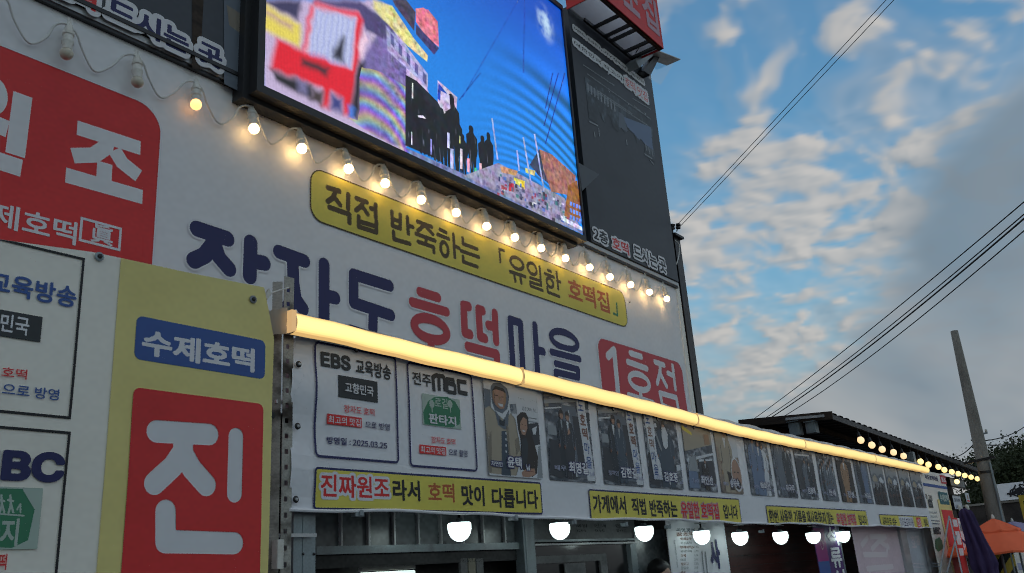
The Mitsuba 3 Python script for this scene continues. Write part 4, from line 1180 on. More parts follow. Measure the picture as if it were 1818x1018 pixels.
        fig(t, x0, x1, .30, .42, .86, .02, 'photo_denim'); fig(t, x0, x1, .68, .46, .80, .0, 'photo_pale'); fig(t, x0, x1, .52, .36, .84, .0, 'photo_denim')
    elif i == 7:
        fig(t, x0, x1, .30, .44, .92, .03, 'photo_slate'); fig(t, x0, x1, .66, .44, .82, .02, 'photo_coat')
    elif i == 8:
        area([(0, .10), (1, .10), (1, .62), (0, .66)], 'photo_dark'); area([(.0, .7), (.8, .72), (.8, .75), (0, .73)], 'photo_pale')
        fig(t, x0, x1, .45, .30, .62, .05, 'photo_slate'); fig(t, x0, x1, .68, .30, .58, .05, 'photo_coat')
    elif i == 9:
        for k in range(7):
            fig(t, x0, x1, .10 + k * .13, .22, .62 + .06 * (k % 3), .0, R.choice(['photo_coat', 'photo_hair', 'photo_slate']), 'photo_skin')
    elif i == 10:
        area([(0, 0), (1, 0), (1, .75), (0, .75)], 'photo_hair'); fig(t, x0, x1, .46, .52, .84, .0, 'photo_tan', 'photo_skin')
    elif i == 11:
        area([(0, 0), (1, 0), (1, 1), (0, 1)], 'photo_slate'); fig(t, x0, x1, .36, .5, .92, .02, 'photo_coat', 'photo_skin'); fig(t, x0, x1, .66, .46, .88, .02, 'photo_denim', 'photo_skin')
    else:
        area([(0, .58), (1, .56), (1, 1), (0, 1)], 'photo_grey')
        area([(0, .56), (.25, .63), (.5, .57), (.75, .64), (1, .60), (1, .44), (0, .44)], 'photo_slate')
        area([(.08, .52), (.26, .60), (.46, .52), (.44, .45), (.10, .45)], 'photo_beige'); area([(.52, .50), (.70, .57), (.92, .50), (.90, .44), (.55, .44)], 'photo_pale')
        area([(0, 0), (1, 0), (1, .26), (.8, .34), (.6, .30), (.3, .36), (0, .3)], 'photo_dark')
        for k in range(10):
            fig(t, x0, x1, R.uniform(.03, .97), .17, R.uniform(.34, .46), R.uniform(.0, .06), R.choice(['photo_coat', 'photo_hair', 'photo_dark', 'photo_hair']), 'photo_hair')
    if NAMES[i]:
        a, b, c = NAMES[i]
        if i == 0:
            f = zoomed(850, 660, 4.63)
            t.text(a, f((88, 735))[0], f((182, 785))[0], 'print_white', 0.02, 'print_navy', 0.006)
            t.text(b, f((217, 697))[0], f((342, 800))[0], 'print_white', 0.03, 'print_navy', 0.008)
            t.text(c, f((375, 765))[0], f((408, 815))[0], 'print_white', 0.02, 'print_navy', 0.006)
        else:
            n = len(b)
            t.text_at(a, px(.10, 0)[0], px(.34, 0)[0], px(0, .10)[1], px(0, .155)[1], 'print_lilac', 0.01)
            t.text_at(b, px(.40, 0)[0], px(.82, 0)[0], px(0, .085)[1], px(0, .205)[1], 'print_white', 0.03, 'print_navy', 0.006)
            if c:
                t.text_at(c, px(.86, 0)[0], px(.96, 0)[0], px(0, .075)[1], px(0, .12)[1], 'print_lilac', 0.01)
    pc = sbox(x0, zp0, x1, zp1 + 0.04).buffer(-0.018).buffer(0.018).intersection(sbox(x0, zp0, x1, zp1))
    t.build(part, 'image', clip=pc, bend=bend)

SCREWS = [(530, 647), (528, 757), (525, 887), (632, 621), (786, 655), (908, 684), (997, 706), (1088, 727), (1166, 744.6), (1231, 759.5), (1290, 771), (1338, 781), (1384, 791), (1422, 800), (1460, 808.3), (1496, 815), (1527, 820.7), (1554, 827), (1578, 831), (1602, 835.6), (1625, 841)]
for k, q in enumerate(SCREWS):
    a = at_y(*q, D - 0.012)
    sc = obj('screw', lathe([(-.01, .004), (-0.0005, .017), (.003, .017), (.006, .010)], a, a + np.array([0, -1.0, 0]), 12), 'steel_black', pb)
    obj('head', lathe([(.006, .003), (.006, .008), (.011, .007), (.012, .001)], a, a + np.array([0, -1.0, 0]), 6), 'alu', sc)
for q in [(637, 913), (913, 921), (1018, 928), (1110, 932), (1187, 936), (1353, 944)]:
    a = at_y(*q, D - 0.004)
    obj('clip', cat(bx(a[0] - .03, a[0] + .03, D - .012, D + .02, a[2] - .012, a[2] + .012), bx(a[0] - .006, a[0] + .02, D - .018, D - .012, a[2] - .006, a[2] + .02)), 'steel_grey', pb)

# ------------------------------------------------------------------ the glowing tube along its top
YT = D - 0.075
TOP = [(511, 550), (620, 577), (740, 608), (860, 636), (1020, 677), (1180, 718.3), (1320, 757), (1410, 777), (1500, 795), (1646.5, 829)]
LOW = [(511, 588), (620, 611), (740, 640), (860, 667), (1020, 704.5), (1180, 741), (1320, 774.5), (1410, 793), (1500, 811), (1646.5, 840)]
TX = [(at_y(*q, YT)[0], at_y(*q, YT)[2]) for q in TOP]
LX = [(at_y(*q, YT)[0], at_y(*q, YT)[2]) for q in LOW]
tube_lamp = thing('light_strip', 'long warm glowing light tube along the top of the poster banner', 'light strip')
z_hi = lambda x: float(np.interp(x, [a for a, _ in TX], [b for _, b in TX]))
z_lo = lambda x: float(np.interp(x, [a for a, _ in LX], [b for _, b in LX]))
xs0, xs1 = TX[0][0], TX[-1][0]
joints = [at_y(a, b, YT)[0] for a, b in [(925, 670), (1236, 745), (1427, 789), (1553, 818)]]
stops = [xs0 + 0.03] + joints + [xs1]
PROF = [(-0.50, 0.035), (-0.485, 0.010), (-0.44, -0.004), (-0.37, -0.012), (-0.28, -0.018), (-0.17, -0.022), (-0.05, -0.0235), (0.07, -0.0235), (0.18, -0.021), (0.28, -0.017), (0.37, -0.010), (0.44, -0.002), (0.485, 0.012), (0.50, 0.035)]      # (height, depth) of its section
LEVEL = [(0, 3, .60, 0), (2, 4, .86, .3), (3, 5, .98, .7), (4, 6, 1.03, .95), (5, 7, 1.05, 1), (6, 8, 1.05, 1), (7, 9, 1.04, 1), (8, 10, 1.0, .85), (9, 11, .90, .55), (10, 12, .70, .1), (11, 14, .42, 0)]      # how bright each strip of the diffuser glows over the lamp row behind it


def tube_part(xa, xb, i0, i1, close=False):
    n = max(2, int((xb - xa) / 0.12))
    V, m = [], i1 - i0
    for x in np.linspace(xa, xb, n + 1):
        lo, hi = z_lo(x), z_hi(x)
        c, h = (lo + hi) / 2 + 0.0025 * math.sin(x * 13), hi - lo
        V += [(x, YT + PROF[k][1], c + PROF[k][0] * h) for k in range(i0, i1)]
    Fc = []
    for a in range(n):
        for k in range(m - 1):
            p, q = a * m + k, (a + 1) * m + k
            Fc += [[p, q, q + 1], [p, q + 1, p + 1]]
    return trimesh.Trimesh(np.array(V), Fc, process=False)


for a, b in zip(stops[:-1], stops[1:]):
    gain = 1.18 if a < 4.6 else (0.98 if a < 7.5 else 0.88)
    for i0, i1, g, hot in LEVEL:
        c_ = np.array([1.0, 0.61, 0.21]) * (1 - hot) + np.array([1.14, 0.90, 0.33]) * hot
        obj('lens' if hot > .5 else 'lens_edge', tube_part(a + 0.012, b - 0.012, i0, i1), 'lens_body', tube_lamp, True, glow=c_ / E2 * g * gain, weight=0.05 + 0.14 * hot)
    obj('housing', bx(a, b, YT + 0.036, YT + 0.055, (z_lo(a) + z_lo(b)) / 2 + 0.012, (z_hi(a) + z_hi(b)) / 2 - 0.012), 'alu', tube_lamp)
for x in stops[1:-1]:
    obj('joint_band', bx(x - 0.008, x + 0.011, YT - 0.02, YT + 0.03, z_lo(x) + 0.004, z_hi(x) - 0.004), 'lens_body', tube_lamp, glow=np.array([1.0, 0.60, 0.24]) / E2 * 0.5, weight=0.05)
obj('end_cap', bx(xs0 + 0.006, xs0 + 0.036, YT - 0.024, YT + 0.05, z_lo(xs0) + 0.003, z_hi(xs0) - 0.003), 'lens_body', tube_lamp, glow=np.array([1.0, 0.62, 0.28]) / E2 * 0.6, weight=0.05)
lap = [(xs0 - 0.070, YT + 0.08), (xs0 - 0.040, YT + 0.05), (xs0 + 0.004, YT + 0.01)]
V, Fc = [], []
for j, tt in enumerate(np.linspace(0, 1, 9)):
    x_, y_ = np.interp(tt, [0, .6, 1], [q[0] for q in lap]), np.interp(tt, [0, .6, 1], [q[1] for q in lap])
    for k, w_ in enumerate(np.linspace(0, 1, 7)):
        jj = 0.006 * math.sin(j * 2.1 + k * 1.7)
        V.append((x_ + jj, y_ + jj, (z_lo(xs0) - 0.01) * (1 - w_) + (z_hi(xs0) + 0.012 + 0.006 * math.sin(j * 1.9)) * w_ - 0.012 * (1 - tt)))
for j in range(8):
    for k in range(6):
        p = j * 7 + k
        Fc += [[p, p + 7, p + 8], [p, p + 8, p + 1]]
obj('end_wrap', trimesh.Trimesh(np.array(V), Fc, process=False), 'film', tube_lamp, True)
# crumpled clear film over the top edge of the tube and the banner
V, Fc = [], []
xs = np.linspace(xs0 + 0.02, xs1 - 0.05, 190)
for j, x in enumerate(xs):
    hi = z_hi(x)
    n1, n2 = meshkit.noise(np.array([x * 9, 1.0, 0])), meshkit.noise(np.array([x * 14, 4.0, 0]))
    V += [(x, YT + 0.030, hi - 0.006), (x, YT + 0.034 + 0.006 * n2, hi + 0.004 + 0.012 * n1), (x, YT + 0.06, hi + 0.006 + 0.012 * n2)]
for j in range(len(xs) - 1):
    for k in range(2):
        p = j * 3 + k
        Fc += [[p, p + 3, p + 4], [p, p + 4, p + 1]]
obj('film_lip', trimesh.Trimesh(np.array(V), Fc, process=False), 'film', tube_lamp, True)

# ------------------------------------------------------------------ the stall under the banner
YW = 3.98
xe_c = 14.6
can = thing('stall_awning', 'dark flat awning deck behind the poster banner over the stall', 'canopy')
obj('deck', bx(xl - 0.1, xe_c, D + 0.03, F - 0.005, 2.42, 2.45), 'stall_dark', can)
obj('front_beam', bx(xl + 0.1, xe_c, D + 0.025, D + 0.075, 2.30, 2.42), 'steel_grey', can)
for k, x in enumerate(np.arange(xl + 0.6, xe_c, 1.3)):
    obj('cross_beam', bx(x - .02, x + .02, D + 0.08, F - 0.01, 2.37, 2.418), 'steel_grey', can)


def on(px, py, Y=YW):
    q = at_y(px, py, Y)
    return q[0], q[2]


st = thing('food_stall', 'dark stall front under the banner with barred glass, grey posts and framed openings', 'shop front')
obj('back_wall', bx(xl - 0.2, on(1290, 960)[0], F + 0.02, F + 0.06, 0, 2.42), 'stall_dark', st)
# barred glazing
xg0, xg1 = on(560, 940)[0], on(930, 940)[0]
zr_ = on(640, 969)[1]
obj('glass', bx(xg0, xg1, YW + 0.02, YW + 0.03, zr_, 2.40), 'stall_glass', st)
for px in (606, 655, 700, 743, 783, 822, 858, 896):
    x = on(px, 940)[0]
    obj('glazing_bar', bx(x - 0.007, x + 0.007, YW - 0.005, YW + 0.018, zr_, 2.38), 'alu', st)
obj('rail', bx(xg0, xg1, YW - 0.01, YW + 0.035, zr_ - 0.045, zr_), 'steel_grey', st)
obj('rail', bx(xg0, xg1, YW + 0.02, YW + 0.06, zr_ - 0.12, zr_ - 0.047), 'stall_dark', st)
z_s = on(640, 1004, YW + 0.1)[1]
obj('shelf_edge', bx(xg0, on(842, 1004, YW + 0.1)[0], YW + 0.05, YW + 0.12, z_s - 0.004, z_s + 0.012), 'steel_grey', st)
for a, b in ((822, 834), (836, 848), (850, 862)):
    obj('board', bx(on(a, 1000)[0], on(b, 1000)[0], YW + 0.02, YW + 0.04, 1.2, on(a, 991)[1]), 'beige_board' if a == 836 else 'stall_grey', st)
x0, x1 = on(928, 970, YW - 0.04)[0], on(948, 970, YW - 0.04)[0]
obj('upright', cat(bx(x0, x1, YW - 0.05, YW + 0.03, 0, 2.40), bx(x0 + 0.02, x0 + 0.035, YW - 0.056, YW - 0.05, 0, 2.40)), 'steel_grey', st)
# the notice pane and the window below it
xn0, xn1 = x1, on(1130, 950)[0]
zn = on(1040, 957)[1]
obj('notice_pane', bx(xn0, xn1, YW + 0.01, YW + 0.02, zn, 2.40), 'stall_grey', st)
s = Sheet(YW + 0.006)
R = random.Random(4)
for px, t_ in ((985, '호떡'), (1030, '매장'), (1062, '안내'), (1100, '영업')):
    s.text(t_, (px - 8, 931), (px + 14, 937), 'stall_dark', 0.01)
    s.text('장자도', (px - 6, 940), (px + 12, 945), 'stall_dark', 0.01)
s.build(st, 'notice')
obj('rail', bx(xn0, xn1, YW - 0.005, YW + 0.03, zn - 0.018, zn - 0.001), 'steel_grey', st)
obj('rail', bx(xn0, xn1, YW - 0.012, YW + 0.03, zn - 0.044, zn - 0.030), 'alu', st)
xj = on(1118, 980)[0]
obj('window_jamb', bx(xj, xj + 0.10, YW - 0.012, YW + 0.04, 0, zn - 0.046), 'steel_grey', st)
obj('dark_pane', bx(xn0, xj, YW + 0.03, YW + 0.04, 0.9, zn - 0.046), 'pane_dark', st)
za, zb_ = on(1000, 986)[1], on(1000, 999)[1]
obj('inner_frame', bx(xn0 + 0.01, on(1078, 990)[0], YW + 0.005, YW + 0.025, zb_, za), 'stall_grey', st)
obj('inner_frame', bx(on(1066, 990)[0], on(1078, 990)[0], YW + 0.004, YW + 0.024, 0.9, zb_ - 0.001), 'stall_grey', st)
obj('price_card', bx(on(1003, 1005)[0], on(1040, 1005)[0], YW + 0.002, YW + 0.012, 1.5, on(1020, 1000)[1]), 'stall_grey', st)
obj('picture_board', bx(xj + 0.103, on(1186, 990)[0], YW - 0.002, YW + 0.03, 0.6, on(1160, 940)[1]), 'stall_glass', st)
s = Sheet(YW - 0.005)
s.strokes([[(1150, 985), (1155, 978), (1165, 985), (1172, 992)], [(1148, 990), (1152, 1000), (1150, 1012)]], 0.012, 'stall_grey')
s.build(st, 'picture_print')
tl = thing('tube_light', 'cool white fluorescent tube glowing inside the dark stall opening', 'lamp')
p, q = at_y(640, 1021, YW + 0.16), at_y(735, 1021, YW + 0.16)
obj('tube', tube([p, [q[0], q[1], p[2]]], 0.013, 10), 'bulb_lit', tl, True, glow=COOL * 0.9 / E2, weight=0.4)
obj('batten', bx(p[0], q[0], YW + 0.145, YW + 0.18, p[2] + 0.02, p[2] + 0.045), 'white_plastic', tl)

DOME = [(816, 942), (994, 941), (1144, 946), (1246, 953), (1314, 955), (1386, 954), (1444, 954), (1497, 952)]
DS = [42, 37, 33, 30, 29, 27, 25, 24]
DO = ['first and largest', 'second', 'third', 'fourth', 'fifth', 'sixth', 'seventh', 'last and smallest']
for i, (q, w) in enumerate(zip(DOME, DS)):
    YD = D + 0.20
    c = at_y(*q, YD)
    dist = (c - EYE) @ fwd
    r = w / 2 / FOC * dist
    r = min(max(r, 0.055), 0.085)
    t = thing('dome_lamp', f'{DO[i]} from the left of the round cool white lamps glowing under the banner', 'lamp', 'round lamps under the poster banner')
    top = c + np.array([0, 0, r * 0.62])
    pr = [(0, r * .93), (r * .10, r * 1.0)] + [(r * .42 + r * 1.12 * math.sin(a), max(r * math.cos(a), .001)) for a in np.linspace(0, 1.55, 10)]
    obj('globe', lathe(pr, top, top - np.array([0, 0, 1.0]), 24), 'bulb_lit', t, True, glow=COOL * 3.2 / E2, weight=0.9)
    obj('cap', lathe([(-.03, .012), (-.028, .022), (-.012, r * .35), (-.004, r * .90), (-0.001, r * .90)], top, top - np.array([0, 0, 1.0]), 20), 'steel_grey', t, 30)
    hook = top[2] + 0.03
    obj('stem', tube([top + [0, 0, .025], [top[0], top[1], 2.36]], 0.008, 8), 'cable_black', t)
    obj('base_plate', bx(top[0] - .06, top[0] + .06, top[1] - .03, top[1] + .03, hook + 0.035, hook + 0.042), 'alu', t)

# menu banner, red wall, purple banner
mb = thing('menu_banner', 'white hanging menu banner with small text columns and one large navy letter under the lamps', 'banner')
YM = D + 0.40
xa, xb = on(1188, 980, YM)[0], on(1292, 980, YM)[0]
obj('sheet', bx(xa, xb, YM, YM + 0.006, 0.7, 2.25), 'vinyl_white', mb)
s = Sheet(YM - 0.004)
MENU = ['씨앗호떡', '꿀호떡', '야채호떡', '치즈호떡', '아메리카노', '카페라떼', '식혜', '어묵', '핫도그', '음료수', '생수']
for k, m in enumerate(MENU):
    y = 940 + k * 7.4
    if k in (0, 1):
        s.text(m, (1200, y - 2), (1234, y + 4.5), 'photo_slate' if k == 0 else 'photo_skin_shade', 0.02)
    else:
        s.text(m, (1208, y), (1208 + 5 * len(m), y + 4.4), 'photo_grey' if k % 2 else 'photo_skin_shade', 0.015)
        s.text('3,000', (1232, y), (1240, y + 4), 'photo_grey', 0.01)
s.text('맛있는장자도', (1198, 955), (1202, 1010), 'photo_grey', 0.02)
s.text('사', (1257, 958), (1282, 1010), 'print_navy', 0.06)
s.strokes([[(1246, 980), (1250, 1018)], [(1252, 981), (1256, 1018)]], 0.022, 'photo_grey')
s.build(mb, 'print')
rw = thing('shutter_wall', 'dark red slatted shutter wall behind the round lamps', 'wall')
xr0, xr1 = xb + 0.02, on(1530, 980, F)[0] + 0.6
for k in range(22):
    z0 = 0.1 + k * 0.105
    obj('slat', bx(xr0, xr1, F - 0.004 * (k % 2), F + 0.02, z0, z0 + 0.100), 'stall_red', rw)
obj('backing', bx(xr0, xr1, F + 0.022, F + 0.06, 0.0, 2.42), 'stall_dark', rw)
vb = thing('flag_banner', 'narrow purple upright banner with white lettering under the round lamps', 'banner')
YV = D + 0.28
xa, xb2 = on(1449, 980, YV)[0], on(1494, 980, YV)[0]
obj('sheet', bx(xa, xb2, YV, YV + 0.005, 0.5, 2.02), 'print_purple', vb)
obj('pole', tube([[xb2 + 0.02, YV, 0], [xb2 + 0.02, YV, 2.06]], 0.01, 8), 'steel_grey', vb)
s = Sheet(YV - 0.004)
wv = xb2 - xa
s.rect(xa, xa + wv * 0.42, 0.6, 1.93, 'print_magenta')
s.rect(xa, xa + wv * 0.42, 0.6, 1.55, 'print_blue')
for k, ch in enumerate('석류식초'):
    s.text_at(ch, xa + wv * .5, xa + wv * .96, 1.72 - k * .26, 1.96 - k * .26, 'print_white', 0.03)
s.add(affinity.scale(Point(xa + wv * .25, 1.74).buffer(1).difference(Point(xa + wv * .25, 1.74).buffer(.7)), .05, .06), 'print_pink')
s.build(vb, 'print')

# far end panels between posts, light from behind put into their pale colour
YE = D + 0.22
pp = thing('clear_side_panel', 'pale pink translucent vinyl panel with reversed lettering at the far end of the stall', 'panel')
xa, xb = on(1519, 980, YE)[0], on(1600, 980, YE)[0]
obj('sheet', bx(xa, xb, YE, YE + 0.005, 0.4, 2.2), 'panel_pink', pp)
s = Sheet(YE - 0.004)
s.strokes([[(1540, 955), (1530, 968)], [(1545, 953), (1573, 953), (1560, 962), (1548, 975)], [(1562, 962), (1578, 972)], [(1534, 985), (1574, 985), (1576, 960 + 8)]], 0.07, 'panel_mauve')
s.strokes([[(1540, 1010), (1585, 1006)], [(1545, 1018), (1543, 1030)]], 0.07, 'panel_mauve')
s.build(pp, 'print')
pq = thing('clear_side_panel', 'narrow pale grey translucent panel beside the last stall posts', 'panel')
xc, xd = on(1611, 980, YE)[0], on(1642, 980, YE)[0]
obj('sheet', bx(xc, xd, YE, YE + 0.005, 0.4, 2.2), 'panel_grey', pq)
s = Sheet(YE - 0.004)
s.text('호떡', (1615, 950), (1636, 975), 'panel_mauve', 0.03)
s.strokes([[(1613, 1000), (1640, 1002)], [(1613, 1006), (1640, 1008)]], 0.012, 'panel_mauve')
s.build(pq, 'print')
for (a, b), lab in (((1600, 1611), 'grey steel stall post between the pink panel and the pale panel'), ((1642, 1655), 'grey steel stall post at the far end of the poster banner')):
    po = thing('steel_post', lab, 'post')
    xa, xb = on(a, 980, YE)[0], on(b, 980, YE)[0]
    obj('tube', bx(xa + .01, xb - .01, YE - 0.04, YE + 0.06, 0, 2.42), 'alu', po)
    obj('foot', bx(xa - .02, xb + .02, YE - 0.07, YE + 0.09, 0, 0.012), 'steel_grey', po)

# a customer in the stall, of whom the dark hair shows above the lower edge
pe = thing('person', 'person with short dark hair and dark jacket standing in the stall before the picture board', 'person')
hc = at_y(1171, 1013, YW - 0.13)
gx, gy, gz = hc[0], hc[1], hc[2] - 0.02
s_ = gz / 1.58


def hull_chain(nodes, links):
    import manifold3d as m3
    out = m3.Manifold()
    for a, b in links:
        hs = []
        for n_ in (a, b):
            (x, y, z_), r = nodes[n_]
            hs.append(m3.Manifold.sphere(r * s_, 20).translate((gx + x * s_, gy + y * s_, z_ * s_)))
        out = out + m3.Manifold.batch_hull(hs)
    out = out.refine_to_length(0.035)
    me = out.to_mesh()
    tm = trimesh.Trimesh(me.vert_properties[:, :3], me.tri_verts, process=True)
    trimesh.smoothing.filter_taubin(tm, iterations=12)
    return tm


nod = dict(head=((0, 0, 1.58), .092), chin=((0, -.03, 1.50), .062), neck=((0, .01, 1.42), .052), nose=((0, -.095, 1.555), .014), chest=((0, .01, 1.26), .125), cl=((-.09, .01, 1.28), .10), cr=((.09, .01, 1.28), .10), waist=((0, .01, 1.02), .115), hipl=((-.08, .01, .92), .095), hipr=((.08, .01, .92), .095),
           sl=((-.19, .01, 1.33), .058), el=((-.23, .02, 1.06), .044), wl=((-.20, -.08, .84), .032), hl=((-.19, -.11, .76), .034), sr=((.19, .01, 1.33), .058), er=((.23, .02, 1.06), .044), wr=((.20, -.08, .84), .032), hr=((.19, -.11, .76), .034),
           kl=((-.09, -.01, .50), .062), al=((-.09, .03, .09), .042), tl=((-.10, -.11, .035), .035), kr=((.09, -.01, .50), .062), ar=((.09, .03, .09), .042), tr=((.10, -.11, .035), .035))
obj('body', hull_chain(nod, [('head', 'chin'), ('head', 'nose'), ('chin', 'neck'), ('neck', 'chest'), ('hl', 'wl'), ('hr', 'wr')]), 'skin', pe, True)
obj('jacket', hull_chain({**nod, **{k: (nod[k][0], nod[k][1] + .012) for k in ('chest', 'cl', 'cr', 'waist', 'sl', 'el', 'wl', 'sr', 'er', 'wr', 'hipl', 'hipr')}}, [('chest', 'cl'), ('chest', 'cr'), ('cl', 'waist'), ('cr', 'waist'), ('waist', 'hipl'), ('waist', 'hipr'), ('cl', 'sl'), ('cr', 'sr'), ('sl', 'el'), ('el', 'wl'), ('sr', 'er'), ('er', 'wr')]), 'cloth_dark', pe, True)
obj('trousers', hull_chain(nod, [('hipl', 'hipr'), ('hipl', 'kl'), ('kl', 'al'), ('hipr', 'kr'), ('kr', 'ar')]), 'cloth_dark', pe, True)
for k in 'lr':
    obj('shoe', hull_chain(nod, [('a' + k, 't' + k)]), 'hair_black', pe, True)
hairn = dict(a=((0, .012, 1.605), .098), b=((0, .045, 1.54), .075), c=((-.05, -.02, 1.62), .055), d=((.05, -.02, 1.62), .055))
obj('hair', hull_chain(hairn, [('a', 'b'), ('a', 'c'), ('a', 'd')]), 'hair_black', pe, True)

# ------------------------------------------------------------------ the far wing of the stall: signs and a board
YG = D + 0.02
wg = thing('wing_banner', 'tall white and yellow banner with red card beyond the far end of the poster banner', 'banner')
s = Sheet(YG - 0.005)
xw0, xw1 = on(1637, 870, YG)[0] + 0.02, on(1713, 990, YG)[0]
zt_w = (on(1636, 833, YG)[1] + on(1683, 846, YG)[1]) / 2
xw1b = on(1686, 890, YG)[0]
xw1 = max(xw1b, xw0 + 1.0)
obj('sheet', bx(xw0, xw1, YG, YG + 0.006, 0.5, zt_w), 'vinyl_cream', wg)
s.text('자도호떡마을', (1641, 842), (1666, 855), 'print_navy', 0.03)
s.box((1668, 843), (1681, 860), 'print_rose')
s.text('원조', (1670, 847), (1680, 857), 'print_white', 0.03)
zz1, zz0 = on(1660, 861, YG)[1], on(1660, 866, YG)[1]
s.rect(xw0, xw1, zz0, zz1, 'print_blue')
s.text('EBS', (1642, 877), (1647, 886), 'print_charcoal', 0.04, latin=True)
s.text('교육방송', (1647.5, 878), (1656, 890), 'print_charcoal', 0.02)
s.box((1647, 887), (1657, 902), 'print_charcoal')
s.text('고향민국', (1648.5, 891), (1655.5, 898), 'print_white', 0.02)
for y in (908, 915):
    s.text('장자도 호떡', (1649, y), (1664, y + 5), 'photo_grey', 0.02)
for y in (924, 929, 1000, 1005):
    s.strokes([[(1652, y), (1668, y + 1.5)]], 0.014, 'photo_slate')
s.text('MBC', (1656, 936), (1671, 949), 'print_charcoal', 0.05, latin=True)
s.poly([(1660, 958), (1668, 954), (1673, 962), (1674, 974), (1666, 980), (1661, 974)], 'print_green')
xy = on(1666, 900, YG)[0]
s.rect(xy, xw1, 0.5, on(1675, 888, YG)[1], 'vinyl_yellow')
s.box((1664.5, 873), (1686, 897), 'print_teal')
s.text('수제호떡', (1667, 877), (1684, 892), 'print_mint', 0.05)
xr_ = on(1671, 910, YG)[0]
s.rect(xr_, xw1 - 0.02, 0.6, on(1680, 906, YG)[1], 'print_red')
s.build(wg, 'print')

sb = thing('leaning_board', 'white upright board with navy swoosh and dark photo before the folded purple parasol', 'sign')
YB2 = D - 0.30
xs_a, xs_b = on(1690, 930, YB2)[0], on(1722, 960, YB2)[0]
zt_b = on(1700, 920, YB2)[1]
obj('board', bx(xs_a, xs_b, YB2, YB2 + 0.02, 0.25, zt_b), 'vinyl_white', sb)
s = Sheet(YB2 - 0.004)
wq = xs_b - xs_a
s.rect(xs_a + wq * .0, xs_a + wq * .42, .3, zt_b, 'print_red')
for v0, v1 in ((.02, .10), (.15, .30), (.34, .42)):
    s.poly([(0, 0), (1, 0), (0, 1)], 'print_red') if False else s.rect(xs_a + wq * .06, xs_a + wq * .36, zt_b - .9 * v1 * 1.5, zt_b - .9 * v0 * 1.5, 'print_white')
s.text_at('씨앗', xs_a + wq * .46, xs_a + wq * .9, zt_b - .24, zt_b - .08, 'photo_grey', .03)
s.strokes([], .01, 'print_navy') if False else s.add(LineString([(xs_a + wq * .43, zt_b - .34), (xs_a + wq * .7, zt_b - .40), (xs_b, zt_b - .36)]).buffer(.022), 'print_navy')
s.rect(xs_a + wq * .46, xs_b - .02, .5, zt_b - .62, 'photo_dark')
s.build(sb, 'print', clip=sbox(xs_a, .25, xs_b, zt_b))
for a, b in (((1685, 917), (1668, 1018)), ((1698, 952), (1678, 1030))):
    p, q = at_y(*a, YB2 - .05), at_y(*b, YB2 - .05)
    q = p + (q - p) * ((p[2] - 0.02) / (p[2] - q[2]))
    obj('strut', tube([p, q], .012, 8), 'steel_grey', sb)

# ------------------------------------------------------------------ parasols
XU = 14.2
a, b = at_x(1711, 903, XU), at_x(1752, 1018, XU)
ax = (b - a) / np.linalg.norm(b - a)
cu = thing('closed_parasol', 'folded dark purple parasol standing beside the white board', 'parasol')
u, v_, w_, _ = frame_of(a, b)
V, Fc = [], []
Ls = np.linspace(0, 1.75, 34)
for j, l in enumerate(Ls):
    base = np.interp(l, [0, .06, .45, .80, .86, 1.2, 1.75], [.03, .075, .11, .14, .122, .135, .09])
    for k in range(64):
        th = 2 * np.pi * k / 64
        fold = 1 + 0.55 * abs(math.sin(3.5 * th + 0.9 * math.sin(l * 3))) ** 1.3 - 0.25 + 0.06 * math.sin(9 * th + l * 9)
        V.append(a + w_ * l + base * fold * (math.cos(th) * u + math.sin(th) * v_))
for j in range(len(Ls) - 1):
    for k in range(64):
        p, q = j * 64 + k, j * 64 + (k + 1) % 64
        Fc += [[p, q, q + 64], [p, q + 64, p + 64]]
V.append(a); Fc += [[len(V) - 1, (k + 1) % 64, k] for k in range(64)]
obj('cover', trimesh.Trimesh(np.array(V), Fc, process=False), 'parasol_purple', cu, True)
for d in (-.045, .05):
    c = a + u * d * 0 + np.array([0, -d, 0.0])
    obj('finial', lathe([(-.05, .004), (-.045, .018), (-.02, .026), (.02, .022), (.03, .01)], c, c + w_, 10), 'white_plastic', cu, True)
foot = a + w_ * (a[2] / -w_[2])
obj('pole', tube([a + w_ * 1.6, foot], .022, 10), 'steel_grey', cu)
obj('base', lathe([(0, .02), (0, .25), (.06, .24), (.08, .05)], foot + [0, 0, 0.0], foot + [0, 0, 1.0], 20), 'concrete', cu)


